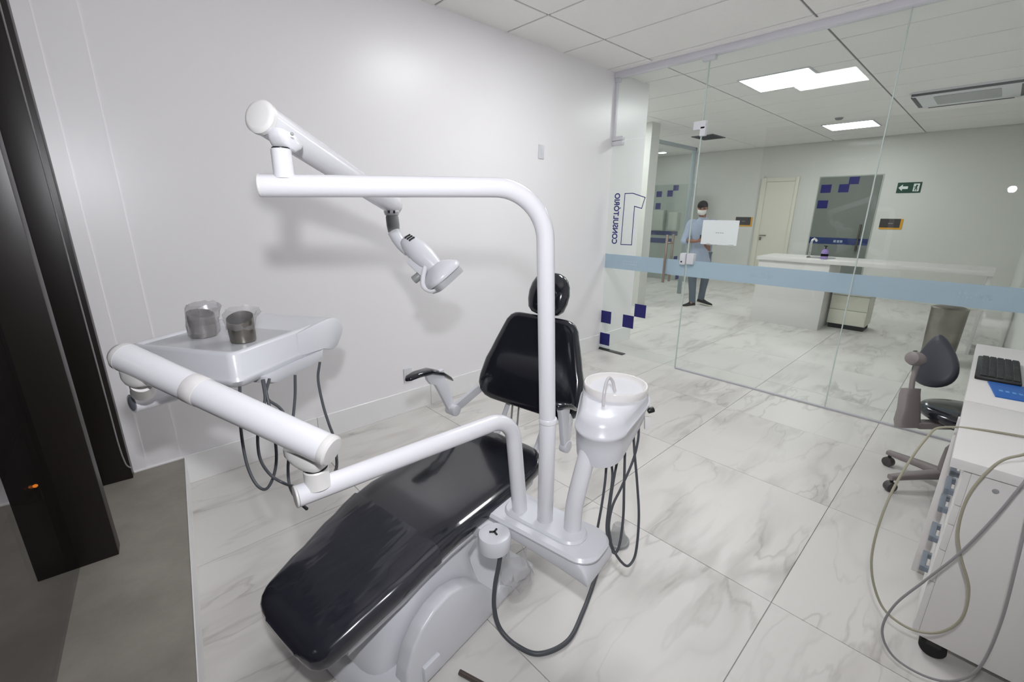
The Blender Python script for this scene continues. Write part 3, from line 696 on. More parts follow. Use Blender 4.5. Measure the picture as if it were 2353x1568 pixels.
# far knuckle, stub tube and bracket under the tray
st0 = onz(303, 928, .992); zt = st0.z
st1 = onz(432, 893, .985); st2 = V((.30, 1.72, .985))
fk = tf - tdv*.035
kz2 = V((fk.x, fk.y, fk.z-.03))
k2 = []
for z, h1, h2 in ((0.01, .050, .032), (-.010, .046, .034), (-.022, .036, .032), (-.028, .028, .028)):
    k2.append([kz2 + V((0, 0, z)) + tdh*(a*h1-.006) + sidev*(b*h2) for a, b in [sup(2*math.pi*k/24, 3) for k in range(24)]])
obj('knuckle', loft(k2), M['white_old'], tray, 50)
obj('swivel_post', lathe((kz2.x, kz2.y, kz2.z-.026), (st0+(st1-st0)*.22+V((0, 0, .0)))-V((kz2.x, kz2.y, kz2.z-.026)), [(.026, 0), (.027, .006), (.027, .075), (.029, .085)], 28), M['white_old'], tray)
stub = obj('stub_tube', tube(spline([st0, (st0+st1)/2, st1, st2], 6), TR, 26, True), M['white'], tray, 50)
obj('tube_bore', rod(st0-(st1-st0).normalized()*.0015, st0+(st1-st0).normalized()*.004, TR-.004), mat('grey_tube_inside', (120, 122, 132), 0.6), stub)
# tray body: corners on the top rim
TZ = 1.120
N_ = onz(535, 815, TZ); Lc = onz(312, 785, TZ); Rc = onz(745, 738, TZ)
e2v = (Rc-N_); e2l = e2v.length; e2v.normalize(); e1v = V((-e2v.y, e2v.x, 0)); e1l = (Lc-N_).dot(e1v)
def T3(a, b, z): return N_ + e2v*a + e1v*b + V((0, 0, z-TZ))
def rrect(a0, a1, b0, b1, r, z, n=6, f=None):
    pts = []
    for ca, cb, s in ((a1-r, b1-r, 0), (a0+r, b1-r, 90), (a0+r, b0+r, 180), (a1-r, b0+r, 270)):
        for k in range(n+1):
            t = R(s+90*k/n); p = T3(ca+r*math.cos(t), cb+r*math.sin(t), z); pts.append(p)
    return pts
AE = e2l+.020
tb = obj('tray_body', loft([rrect(.02, AE-.05, .02, e1l-.02, .03, TZ-.118), rrect(.004, AE-.02, .004, e1l-.004, .035, TZ-.108), rrect(-.006, AE-.006, -.006, e1l+.006, .035, TZ-.090),
        rrect(-.004, AE-.006, -.004, e1l+.004, .035, TZ-.083), rrect(.0, AE, 0, e1l, .03, TZ-.076), rrect(.004, AE, .004, e1l-.004, .03, TZ-.010), rrect(.009, AE-.003, .009, e1l-.009, .027, TZ-.002), rrect(.018, AE-.012, .018, e1l-.018, .02, TZ), rrect(.026, AE-.02, .026, e1l-.026, .016, TZ-.003), rrect(.03, AE-.024, .03, e1l-.03, .014, TZ-.010)]), M['white_plastic'], tray, 50)
obj('tray_mat', loft([rrect(.032, AE-.03, .032, e1l-.032, .012, TZ-.0105), rrect(.032, AE-.03, .032, e1l-.032, .012, TZ-.007)]), mat('light_grey_tray_mat', (196, 197, 201), 0.35), tb)
# drooping grip at the right end
grip = []
for b in [-.006, -.003, .01] + [.03+.04*k for k in range(0, 10)] + [e1l+.003, e1l+.006]:
    sq = 1.0 if -.005 < b < e1l+.005 else .94
    ring = []
    for (a, z) in ((-.16, -.010), (-.05, -.001), (.02, .003), (.055, .000), (.086, -.014), (.106, -.040), (.108, -.060), (.092, -.086), (.062, -.116), (.036, -.124), (.010, -.120), (-.03, -.106), (-.16, -.095)):
        ring.append(T3(AE-.02+a*sq, b, TZ+.001+z*sq-(.004 if sq < 1 else 0)))
    grip.append(ring)
obj('tray_grip', loft(grip), M['white_plastic'], tray, 40)
obj('instrument_holder', loft([rrect(.12, AE-.08, -.012, .05, .02, TZ-.140), rrect(.10, AE-.06, -.016, .06, .02, TZ-.130), rrect(.09, AE-.05, -.012, .07, .02, TZ-.105)]), M['white_plastic'], tray, 40)
obj('tray_bracket', prism([st1+V((0, 0, .01)), st2+V((0, 0, .01)), T3(.2, .25, TZ-.11), T3(.03, .2, TZ-.11)], None, e2v*.04), M['white_plastic'], tray, 40)
for nm, px in (('a', [(551, 889, 1.36), (553, 980, 1.37), (566, 1062, 1.37), (588, 1112, 1.37), (612, 1124, 1.37), (630, 1090, 1.38), (635, 1040, 1.38), (624, 960, 1.38), (605, 872, 1.39)]),
               ('b', [(603, 873, 1.38), (609, 918, 1.38), (598, 960, 1.36), (592, 1005, 1.40), (598, 1055, 1.38), (622, 1092, 1.35), (655, 1112, 1.36), (690, 1122, 1.26)]),
               ('c', [(619, 870, 1.40), (612, 912, 1.39), (640, 935, 1.39), (652, 950, 1.39), (668, 985, 1.39), (675, 1000, 1.39)]),
               ('d', [(678, 862, 1.43), (678, 910, 1.43), (673, 965, 1.41), (667, 1020, 1.38), (662, 1075, 1.38), (666, 1118, 1.36), (684, 1150, 1.26), (705, 1170, 1.21)]),
               ('e', [(735, 832, 1.49), (731, 872, 1.49), (742, 930, 1.48), (756, 975, 1.47), (768, 1010, 1.43), (774, 1065, 1.39), (768, 1090, 1.35)])):
    obj('instrument_hose', tube(spline([atd(*p) for p in px], 8), 0.0045, 10), M['hose'], tray)

# two metal cups in crumpled clear wrap on the tray
def cup(px, py, label, seed, lean, wrap, cutz):
    c = onz(px, py, TZ-.006)
    t = thing('metal_cup', label, 'cup', c, 'metal cups standing on the dental tray')
    n = 30; rings = []
    for h, r in ((0, .034), (.002, .037), (.025, .039), (.05, .0395), (.080, .040)):
        rings.append([V((c.x+r*math.cos(2*math.pi*k/n), c.y+r*math.sin(2*math.pi*k/n), c.z+h*(1+(cutz*math.cos(2*math.pi*k/n-lean) if h > .04 else 0)))) for k in range(n)])
    inner = [[V((c.x+(p.x-c.x)*.955, c.y+(p.y-c.y)*.955, p.z if i == 0 else c.z+.006)) for p in rings[-1]] for i in range(2)]
    obj('cup_body', loft(rings+inner, True, True), M['steel'], t, 40)
    obj('plastic_wrap', crumple([circ((c.x+dx*z*.85, c.y+dy*z*.85, c.z+z*.85), r*.86, 20) for z, r, dx, dy in wrap], .006, seed, False, False), M['clear_dense'] if seed == 5 else M['clear'], t, 15)
    return t
cup(470, 772, 'steel cup fully wrapped in crumpled clear plastic on the tray', 5, 2.0,
    [(.002, .05, 0, 0), (.02, .054, 0, 0), (.05, .053, 0, 0), (.08, .056, .1, -.1), (.105, .055, .1, -.1), (.122, .060, .1, -.1), (.135, .05, .1, -.1)], .12)
cup(560, 784, 'shiny bare steel cup with torn clear plastic on its rim', 9, R(60),
    [(.055, .049, 0, 0), (.075, .052, .0, .05), (.095, .056, .0, .05), (.112, .058, .1, .05), (.128, .053, .1, .05)], .18)

# ================================================================== SPITTOON
P3 = C3(1.179, .639, 0)
spit = thing('spittoon_unit', 'white spittoon with round porcelain bowl on a curved tube beside the chair', 'spittoon', (P3.x, P3.y, .455))
BCx = V((1.352, .868, 0)); Qx = V((1.185, .803, 0)); hL = (BCx-Qx).length; hang = math.atan2(BCx.y-Qx.y, BCx.x-Qx.x)
s_end = atd(1352, 1036, 1.53)
obj('support_tube', tube(spline([V((P3.x, P3.y, .452)), V((P3.x+.002, P3.y, .53)), V((P3.x+.015, P3.y-.002, .60)), s_end, s_end+V((.03, .005, .05))], 8), .0305, 28), M['white'], spit, 50)
def hring(z1, z2, r1, r2, n=24):
    be = math.asin((r1-r2)/hL); out = []
    for c_, r_, a0, a1 in ((BCx, r1, -(math.pi/2+be), math.pi/2+be), (Qx, r2, math.pi/2+be, 1.5*math.pi-be)):
        for k in range(n):
            t_ = hang + a0+(a1-a0)*k/(n-1); p = c_+V((math.cos(t_), math.sin(t_), 0))*r_
            f_ = (p-Qx).dot(BCx-Qx)/hL**2; p.z = z2+(z1-z2)*f_; out.append(p)
    return out
H = [(.765, .722, .085, .06), (.77, .722, .098, .07), (.782, .728, .112, .083), (.82, .78, .118, .088), (.842, .815, .124, .089), (.846, .82, .129, .094), (.856, .83, .129, .094), (.86, .834, .123, .089), (.88, .858, .121, .083), (.89, .874, .118, .07), (.893, .881, .11, .052)]
hous = obj('housing', loft([hring(*h_) for h_ in H]), M['white_plastic'], spit, 50)
BC = V((1.352, .868, 0)); BR = .118
bowl = obj('bowl', lathe((BC.x, BC.y, .879), (0, 0, 1), [(.085, 0), (BR-.004, .002), (BR, .010), (BR+.001, .034), (BR-.002, .037), (BR-.008, .036), (BR-.012, .028), (BR-.022, .012), (.070, .004), (.02, .002)], 48), M['porcelain'], spit, 50)
obj('bowl_ring', lathe((BC.x, BC.y, .874), (0, 0, 1), [(BR-.004, 0), (BR+.002, .002), (BR+.002, .006), (BR-.003, .009)], 48), M['grey_plastic'], bowl)
obj('cup_filler', tube(spline([atd(1386, 935, 1.545), atd(1388, 905, 1.545), atd(1393, 880, 1.555), atd(1400, 869, 1.57), atd(1408, 878, 1.585), atd(1413, 899, 1.60)], 8), .0055, 12), mat('milky_plastic', (225, 222, 224), 0.2, trans=0.3), spit, label='thin milky swan-neck water tube')
obj('side_knob', rod(atd(1488, 945, 1.67), atd(1503, 941, 1.67), .011), M['black'], spit)
obj('side_clip', obox(atd(1488, 972, 1.66), rt, up, fw, .012, .024, .008, .003), M['white_old'], spit)
for px in ([(1394, 1062, 1.62), (1390, 1110, 1.62), (1382, 1165, 1.63), (1372, 1220, 1.63)],
           [(1404, 1055, 1.62), (1407, 1100, 1.62), (1398, 1170, 1.62), (1394, 1215, 1.62), (1401, 1255, 1.62), (1413, 1272, 1.62), (1424, 1250, 1.62), (1432, 1190, 1.63), (1434, 1120, 1.63), (1436, 1040, 1.63)],
           [(1421, 1045, 1.63), (1409, 1110, 1.63), (1402, 1160, 1.63), (1399, 1210, 1.64), (1404, 1245, 1.64)],
           [(1468, 975, 1.66), (1466, 1012, 1.66), (1454, 1060, 1.66), (1428, 1120, 1.65), (1407, 1165, 1.64), (1399, 1215, 1.63), (1408, 1260, 1.63), (1428, 1292, 1.63), (1445, 1300, 1.64), (1461, 1270, 1.65), (1468, 1190, 1.65), (1464, 1110, 1.66), (1458, 1040, 1.66), (1455, 985, 1.66)]):
    obj('suction_hose', tube(spline([atd(*p) for p in px], 8), 0.0047, 10), M['hose'], spit)
fp = onz(1418, 1245, 0)
ped = thing('foot_control', 'small translucent foot control with grey ring on the floor below the spittoon', 'foot pedal', fp)
obj('control_body', lathe(fp, (0, 0, 1), [(.050, 0), (.052, .012), (.042, .03), (.030, .06), (.026, .09), (.02, .10)], 28), film_mat('milky_translucent', (205, 205, 205), 0.45, 0.2), ped)
obj('ring', lathe(fp+V((0, 0, .0)), (0, 0, 1), [(.053, 0), (.057, .004), (.057, .014), (.053, .018)], 28), M['grey_plastic'], ped)
obj('lever', obox(fp+V((-.07, .01, .02)), (1, 0.3, 0), (-.3, 1, 0), (0, 0, 1), .045, .006, .008, .003), M['hose'], ped)

# ================================================================== WALL FITTINGS
def plate(name, x0, x1, z0, z1, label, cat, kind):
    t = thing(name, label, cat, ((x0+x1)/2, YW, (z0+z1)/2))
    p = obj('cover_plate', box(x0, x1, YW-.009, YW, z0, z1, .003), M['white_plastic'], t)
    if kind == 'switch':
        obj('rocker', box((x0+x1)/2-.011, (x0+x1)/2+.011, YW-.013, YW-.008, (z0+z1)/2-.02, (z0+z1)/2+.02, .003), M['white_plastic'], t)
    else:
        obj('socket_face', box((x0+x1)/2-.019, (x0+x1)/2+.019, YW-.0105, YW-.008, (z0+z1)/2-.02, (z0+z1)/2+.02, .004), M['white_old'], t)
        for dx in (-.009, 0, .009):
            obj('socket_hole', rod(((x0+x1)/2+dx, YW-.011, (z0+z1)/2+(0 if dx else -.004)), ((x0+x1)/2+dx, YW-.0095, (z0+z1)/2+(0 if dx else -.004)), .0024), M['black'], t)
plate('wall_switch', 3.055, 3.125, 1.990, 2.105, 'white wall switch plate high on the left wall', 'switch', 'switch')
plate('power_socket', 1.600, 1.670, 0.245, 0.360, 'white power socket low on the left wall behind the armrest', 'socket', 'socket')

# ================================================================== DESK SIDE (right)
DZ = 0.780
YD = -0.047
wt = thing('worktop', 'long white worktop along the right wall above the drawers', 'worktop', (2.85, -.42, DZ-.03))
obj('top_board', box(1.905, 2.574, -0.79, YD, DZ-.034, DZ, .003), M['laminate'], wt)
obj('top_board', box(2.584, 3.830, -0.79, YD, DZ-.034, DZ, .003), M['laminate'], wt)
obj('end_panel', box(3.795, 3.825, -0.78, -0.075, 0, DZ-.034, .002), M['laminate'], wt)
obj('leg_panel', box(2.425, 2.447, -0.78, -0.042, 0, DZ-.034, .002), M['laminate'], wt)
obj('back_rail', box(2.447, 3.795, -0.79, -0.772, .35, DZ-.034, .002), M['laminate'], wt)
cab = thing('drawer_cabinet', 'white drawer cabinet on casters under the near end of the worktop', 'cabinet', (2.17, -.4, 0))
X0, X1, Y0, Y1, Z0, Z1 = 1.925, 2.405, -0.62, -0.100, 0.072, DZ-.034
obj('carcass', box(X0, X1, Y0, Y1, Z0, Z1, .003), M['laminate'], cab)
hz = [onx(px, py, 2.16).z for px, py in ((2200, 1078), (2187, 1118), (2172, 1158), (2145, 1222), (2122, 1288))]
zedge = [Z1-.004] + [(hz[i]+hz[i+1])/2+.005 for i in range(4)] + [Z0+.004]
for i in range(5):
    d = obj('drawer', box(X0+.004, X1-.004, Y1, Y1+.018, zedge[i+1]+.0015, zedge[i]-.0015, .002), M['laminate'], cab)
    zc = hz[i]
    obj('handle', merge(obox((2.16, Y1+.036, zc), (1, 0, 0), (0, 1, 0), (0, 0, 1), .060, .008, .012, .004), obox((2.11, Y1+.024, zc), (1, 0, 0), (0, 1, 0), (0, 0, 1), .010, .016, .010, .002), obox((2.21, Y1+.024, zc), (1, 0, 0), (0, 1, 0), (0, 0, 1), .010, .016, .010, .002)), M['handle_grey'], d, label='blue-grey drawer handle')
obj('lock_barrel', rod((X0-.004, Y1-.06, Z1-.045), (X0+.004, Y1-.06, Z1-.045), .008), M['grey_plastic'], cab)
for cx0, cy0 in ((X0+.035, Y1-.045), (X1-.045, Y1-.045), (X0+.035, Y0+.05), (X1-.045, Y0+.05)):
    w = obj('caster', rod((cx0-.024, cy0, .038), (cx0+.024, cy0, .038), .038, .006), M['rubber'], cab)
    obj('caster_fork', box(cx0-.028, cx0+.028, cy0-.020, cy0+.020, .048, Z0+.002, .004), M['black'], w)
kbd = thing('keyboard', 'black computer keyboard lying on the white worktop', 'keyboard', (3.2, -.135, DZ))
obj('keyboard_case', box(2.965, 3.425, -.215, -.062, DZ, DZ+.018, .006), M['black'], kbd)
KM = mat('black_keycap', (34, 34, 36), 0.55)
k0 = None
for r_ in range(5):
    for k in range(16):
        cx0 = 2.985+.0275*k+.0125; cy0 = -.198+.027*r_
        if k0 is None: k0 = obj('key', box(cx0-.0115, cx0+.0115, cy0-.0115, cy0+.0115, DZ+.017, DZ+.023, .002, 1), KM, kbd, 0); kx, ky = cx0, cy0
        else:
            c = k0.copy(); COL.objects.link(c); c.parent = kbd; c.location = (cx0-kx, cy0-ky, 0)
mp_ = thing('mouse_pad', 'bright blue flat folder beside the keyboard', 'folder', (2.86, -.2, DZ))
obj('folder_sheet', obox((2.85, -.235, DZ+.003), (1, .12, 0), (-.12, 1, 0), (0, 0, 1), .115, .115, .003, .001), M['mat_blue'], mp_)
obj('folder_print', merge(*[obox((2.82, -.150-.02*k, DZ+.0065), (1, .12, 0), (-.12, 1, 0), (0, 0, 1), .012, .006, .0004) for k in range(4)]), mat('pale_blue_print', (90, 150, 205), 0.5), mp_)
ph = thing('desk_phone', 'small black box next to the keyboard at the edge of view', 'device', (3.02, -.30, DZ))
obj('device_case', box(2.94, 3.40, -.40, -.245, DZ, DZ+.035, .008), M['black'], ph)
obj('device_slope', obox((3.17, -.32, DZ+.04), (1, 0, 0), (0, 1, .15), (0, -.15, 1), .18, .06, .008, .004), M['rubber'], ph)

def cable(name, pts, r, mt, label):
    p = spline(pts, 10)
    o = obj(name, tube(p, r, 12), mt, None, 60, loc=p[0]); tag(o, label, 'cable'); return o
cable('yellow_hose', [V((2.28, -.40, DZ+.006)), V((2.27, -.22, DZ+.006)), onx(2180, 984, 2.20)+V((0, 0, .004)), onx(2125, 1012, 2.10), onx(2045, 1140, 1.95), onx(2003, 1280, 1.86), onx(2022, 1385, 1.82), onx(2080, 1440, 1.80), onx(2150, 1455, 1.80), onx(2207, 1425, 1.81), onx(2226, 1355, 1.82), onx(2208, 1280, 1.83), onx(2202, 1215, 1.84), onx(2228, 1135, 1.86), onx(2288, 1068, 1.885), onx(2345, 1047, 1.892), onx(2430, 1042, 1.900), V((2.06, -.52, DZ+.006))], .0040, M['hose_yellow'], 'yellowed thin hose looping off the worktop in front of the drawers')
cable('grey_cable', [V((2.20, -.52, DZ+.006)), V((2.00, -.33, DZ+.007)), onx(2395, 1062, 1.875), onx(2350, 1113, 1.82), onx(2285, 1190, 1.80), onx(2205, 1272, 1.78), onx(2125, 1335, 1.76), onx(2055, 1392, 1.74), onx(2027, 1450, 1.73), onx(2052, 1508, 1.72), onx(2120, 1552, 1.71), onx(2190, 1566, 1.71), onx(2250, 1535, 1.72), onx(2300, 1430, 1.74), onx(2340, 1280, 1.77), onx(2368, 1160, 1.82), onx(2400, 1075, 1.872), V((1.99, -.38, DZ+.007)), V((2.20, -.62, DZ+.006))], .0037, M['hose_light'], 'light grey cable hanging in a wide loop in front of the drawers')

# stool
SC = V((3.31, -.075, 0))
st = thing('dental_stool', 'grey operator stool with black seat tucked under the worktop', 'stool', SC)
obj('seat_cushion', lathe((SC.x, SC.y, .440), (0, 0, 1), [(.11, 0), (.160, .006), (.186, .024), (.190, .044), (.180, .062), (.15, .073), (.08, .077), (.02, .078)], 40), M['vinyl'], st, 60)
obj('seat_plate', lathe((SC.x, SC.y, .415), (0, 0, 1), [(.06, 0), (.12, .008), (.14, .026)], 30), M['black'], st)
obj('gas_lift', merge(rod((SC.x, SC.y, .26), (SC.x, SC.y, .42), .016), ), M['stool_grey'], st)
obj('lift_cover', lathe((SC.x, SC.y, .10), (0, 0, 1), [(.040, 0), (.037, .10), (.032, .17), (.016, .205)], 28), M['stool_grey'], st)
for k in range(5):
    a = R(135-72*k); dr = V((math.cos(a), math.sin(a), 0))
    lg = obj('base_arm', loft([[SC + dr*q + V((-dr.y, dr.x, 0))*(x*hw) + V((0, 0, zc+z*hh)) for x, z in [sup(2*math.pi*m_/14, 4) for m_ in range(14)]] for q, hw, zc, hh in ((.02, .030, .115, .024), (.12, .026, .108, .020), (.26, .021, .092, .016), (.30, .018, .088, .014))]), M['stool_grey'], st, 40)
    c = SC + dr*.285; pr = V((-dr.y, dr.x, 0))
    obj('caster', rod(c+pr*-.020+V((0, 0, .030)), c+pr*.020+V((0, 0, .030)), .030, .006), mat('dark_caster', (70, 66, 64), 0.5) if k == 0 else bpy.data.materials['dark_caster'], lg)
    obj('caster_stem', rod(c+V((0, 0, .04)), c+V((0, 0, .085)), .009), M['black'], lg)
bx0 = atd(2092, 945, 2.42)
cov = []
for px, py, wpx in ((2093, 893, 17), (2090, 905, 19), (2088, 940, 22), (2084, 965, 26), (2086, 982, 26)):
    c = atd(px, py, 2.44); h = wpx*2.44/FPX
    cov.append([c + rt*(a*h) + fw*(b*.03) for a, b in [sup(2*math.pi*k/20, 3.5) for k in range(20)]])
obj('back_bracket', loft(cov), M['stool_grey'], st, 40)
obj('bracket_foot', obox((atd(2090, 975, 2.44)+SC+V((0, 0, .425)))/2, (SC+V((0, 0, .425)))-atd(2090, 975, 2.44), (0, 0, 1), rt.cross(V((0, 0, 1))), .11, .018, .03, .008), M['stool_grey'], st)
obj('back_rod', tube(spline([atd(2094, 896, 2.44), atd(2098, 870, 2.44), atd(2106, 845, 2.44), atd(2114, 825, 2.44)], 5), .0125, 14), M['stool_grey'], st)
hub = obj('back_hub', lathe(atd(2092, 822, 2.42), (atd(2128, 830, 2.46)-atd(2092, 822, 2.42)), [(.018, 0), (.034, .010), (.040, .03), (.038, .06), (.03, .085)], 24), M['stool_grey'], st)
obj('hub_knob', rod(atd(2103, 806, 2.43), atd(2103, 812, 2.43), .010), M['black'], hub)
# kidney shaped back pad
pc = atd(2149, 830, 2.50)
pn = (rt*-.80 - fw*.45 + up*.15).normalized(); pu = (up*.94 + rt*.18).normalized(); pu = (pu - pn*pu.dot(pn)).normalized(); ps = pn.cross(pu)
rg = []
for d_, sc in ((-.03, .72), (-.024, .90), (-.010, 1.0), (.010, 1.0), (.022, .92), (.028, .75)):
    ring = []
    for k in range(36):
        t = 2*math.pi*k/36; c_, s_ = math.cos(t), math.sin(t)
        rr = 1 + .0*c_
        ring.append(pc + pn*(d_ - .02*(c_*c_)) + pu*(s_*.150*sc) + ps*(c_*(.092-.040*s_)*sc))
    rg.append(ring)
obj('back_pad', loft(rg), M['pad_grey'], st, 60)
# paper taped to the glass
pp = thing('paper_notice', 'white landscape paper sheet taped on the glass in front of the man', 'paper', (XG-.008, 1.715, 1.36))
obj('sheet', box(XG-GT-.0022, XG-GT-.0014, 1.556, 1.876, 1.258, 1.473), M['paper'], pp, 0)
obj('notice_print', merge(*[box(XG-GT-.0030, XG-GT-.0023, 1.716+dy-.006, 1.716+dy+.006, 1.360, 1.366) for dy in (-.03, -.012, .008, .026)]), M['grey_plastic'], pp, 0)
for y in (1.60, 1.80): obj('tape', box(XG-GT-.0034, XG-GT-.0026, y-.02, y+.02, 1.250, 1.266), M['clear'], pp, 0)

# ================================================================== CORRIDOR
ctr_ = thing('sink_counter', 'long white sink counter standing in the corridor', 'counter', (7.35, 1.1, 0))
obj('counter_block', box(7.07, 7.72, 1.43, 2.30, 0, 0.895, .003), M['laminate'], ctr_)
obj('counter_top', box(7.045, 7.76, -0.06, 2.33, 0.895, 0.945, .004), M['laminate'], ctr_)
obj('end_panel', box(7.09, 7.72, -0.05, -0.015, 0, 0.895, .003), M['laminate'], ctr_)
obj('basin', merge(lathe((7.45, 1.62, .946), (0, 0, 1), [(.16, 0), (.165, .003), (.14, .002)], 28)), M['porcelain'], ctr_)
du = thing('drawer_pedestal', 'cream mobile drawer pedestal under the corridor counter', 'drawers', (7.6, 1.19, 0))
obj('pedestal_body', box(7.41, 7.80, 0.975, 1.405, 0.065, 0.675, .003), M['cream'], du)
for i in range(3): obj('drawer_front', box(7.395, 7.41, 0.980, 1.400, 0.072+.2*i, 0.267+.2*i, .002), M['cream'], du)
obj('shadow_gap_block', box(7.44, 7.78, 0.99, 1.39, 0, 0.066), M['rubber'], du)  # black block stands in for the dark shadow gap below the drawers
fa = thing('counter_tap', 'small chrome tap on the corridor counter', 'tap', (7.35, 1.75, .945))
obj('tap_body', tube(spline([(7.35, 1.755, .945), (7.35, 1.755, 1.08), (7.35, 1.755, 1.16), (7.36, 1.74, 1.195), (7.39, 1.72, 1.195), (7.41, 1.71, 1.17)], 6), .014, 14), mat('polished_chrome', (235, 235, 235), 0.08, metal=1), fa)
obj('tap_base', lathe((7.35, 1.755, .945), (0, 0, 1), [(.028, 0), (.028, .01), (.016, .02)], 20), M['steel'], fa)
bo = thing('soap_bottle', 'lilac soap bottle with dark pump on the corridor counter', 'bottle', (7.25, 1.552, .945))
obj('bottle_body', lathe((7.25, 1.552, .945), (0, 0, 1), [(.036, 0), (.042, .006), (.042, .10), (.030, .125), (.014, .135)], 24), M['purple'], bo)
obj('bottle_label', lathe((7.25, 1.552, .985), (0, 0, 1), [(.0425, 0), (.0427, .001), (.0427, .030), (.0425, .031)], 24, False, False), M['hair'], bo)
obj('pump', merge(rod((7.25, 1.552, 1.078), (7.25, 1.552, 1.115), .008), box(7.235, 7.265, 1.53, 1.575, 1.112, 1.126, .003)), M['black'], bo)
bi = thing('waste_bin', 'brushed steel pedal bin behind the stool beyond the glass', 'bin', (6.45, .185, 0))
obj('bin_body', lathe((6.45, .185, 0), (0, 0, 1), [(.125, 0), (.13, .006), (.14, .30), (.147, .575), (.147, .59)], 40), M['steel'], bi)
obj('bin_base', lathe((6.45, .185, 0), (0, 0, 1), [(.132, 0), (.136, .004), (.134, .02)], 40), M['rubber'], bi)
obj('bin_lid', lathe((6.45, .185, .588), (0, 0, 1), [(.149, 0), (.149, .008), (.12, .022), (.05, .03)], 40), M['steel'], bi)
# far wall: door, frosted glass door, signs
XF = 10.70
d2 = thing('door_2', 'cream painted door in the far corridor wall', None, (XF, 3.28, 0), kind='structure')
obj('door_leaf', box(XF-.03, XF, 3.02, 3.56, 0, 2.17, .004), M['cream'], d2)
for b in ((3.56, 3.66, 0, 2.25), (2.96, 3.02, 0, 2.25), (3.022, 3.558, 2.172, 2.25)): obj('door_casing', box(XF-.045, XF, b[0], b[1], b[2], b[3], .004), M['cream'], d2)
lv = obj('door_lever', merge(rod((XF-.085, 3.52, 1.085), (XF-.03, 3.52, 1.085), .010), rod((XF-.08, 3.53, 1.085), (XF-.08, 3.40, 1.085), .010)), M['steel'], d2)
obj('keyhole_plate', box(XF-.036, XF-.03, 3.50, 3.54, .98, 1.05, .004), M['steel'], d2)
d3 = thing('door_3', 'grey frosted glass door with blue squares in the far wall', None, (XF, 2.12, 0), kind='structure')
obj('frosted_leaf', box(XF-.02, XF-.008, 1.645, 2.60, 0.02, 2.215), M['frosted'], d3, 0)
obj('leaf_backing', box(XF-.007, XF-.002, 1.62, 2.62, 0.0, 2.235), mat('grey_door_panel', (176, 182, 176), 0.6), d3, 0)
for (x0_, y0_, x1_, y1_) in ((1888, 425, 1908, 443), (1929, 424, 1949, 442), (1953, 407, 1973, 423), (1880, 461, 1900, 479)):
    a = onx(x0_, y0_, XF-.022); b = onx(x1_, y1_, XF-.022)
    obj('blue_square', box(XF-.023, XF-.021, b.y, a.y, b.z, a.z), M['blue'], d3, 0)
a = onx(1867, 545, XF-.022); b = onx(1994, 565, XF-.022)
obj('navy_strip', box(XF-.023, XF-.021, 1.65, 2.595, b.z, a.z), M['navy'], d3, 0)
obj('strip_logo', merge(*[box(XF-.0245, XF-.0232, 2.12+dy-.02, 2.12+dy+.02, (a.z+b.z)/2-.025, (a.z+b.z)/2+.02) for dy in (-.06, -.01, .045)]), M['film_logo'], d3, 0)
h0 = onx(1978, 516, XF-.06); h1_ = onx(1968, 578, XF-.06)
obj('door_handle', rod((XF-.06, h0.y, h1_.z), (XF-.06, h0.y, h0.z), .016), mat('dark_bronze_bar', (96, 92, 84), 0.4, metal=0.6), d3)
def wall_sign(name, x0_, y0_, x1_, y1_, mt, label, cat):
    a = onx(x0_, y0_, XF); b = onx(x1_, y1_, XF)
    t = thing(name, label, cat, (XF, (a.y+b.y)/2, (a.z+b.z)/2)); return t, a, b
t, a, b = wall_sign('exit_sign', 2064, 420, 2114, 443, M['green'], 'green and white emergency exit sign with arrow on the far wall', 'sign')
obj('sign_board', box(XF-.008, XF, b.y, a.y, b.z, a.z, .001), M['green'], t, 0)
ym = a.y*.62+b.y*.38; zm = (a.z+b.z)/2; hh = (a.z-b.z)/2
obj('arrow', merge(prism([(XF-.0088, a.y-.02, zm), (XF-.0088, a.y-.075, zm+hh*.62), (XF-.0088, a.y-.075, zm-hh*.62)], None, (-.0006, 0, 0)), box(XF-.0094, XF-.0088, a.y-.15, a.y-.075, zm-hh*.25, zm+hh*.25)), M['paper'], t, 0)
obj('door_pictogram', box(XF-.0094, XF-.0088, b.y+.025, b.y+.105, zm-hh*.72, zm+hh*.72), M['paper'], t, 0)
rm = [((-.005, .35), (.012, .012)), ((0, .05), (.010, .026)), ((.012, -.35), (.006, .022)), ((-.012, -.38), (.006, .02)), ((.02, .1), (.014, .006))]
obj('running_figure', merge(*[box(XF-.0100, XF-.0095, b.y+.065+dy-w_, b.y+.065+dy+w_, zm+dz*hh-h_, zm+dz*hh+h_) for (dy, dz), (w_, h_) in rm]), M['green'], t, 0)
for (x0_, y0_, x1_, y1_, lb) in ((1692, 499, 1727, 521, 'dark grey door sign with yellow edge left of the cream door'), (2024, 503, 2071, 528, 'dark grey door sign with yellow edge right of the frosted door')):
    t, a, b = wall_sign('door_sign', x0_, y0_, x1_, y1_, None, lb, 'sign'); t['group'] = 'dark door signs on the far wall'
    obj('sign_edge', box(XF-.008, XF, b.y, a.y, b.z, a.z), M['yellow'], t, 0)
    obj('sign_face', box(XF-.0095, XF-.008, b.y+.035, a.y+.002, b.z+.03, a.z+.002), M['sign_dark'], t, 0)
    yc = (a.y+b.y)/2+.012; zc = (a.z+b.z)/2+.012
    obj('sign_print', merge(*[box(XF-.0102, XF-.0096, yc+dy-.006, yc+dy+.006, zc-.008, zc+.008) for dy in (-.03, -.012, .006, .024)]), M['hose_light'], t, 0)
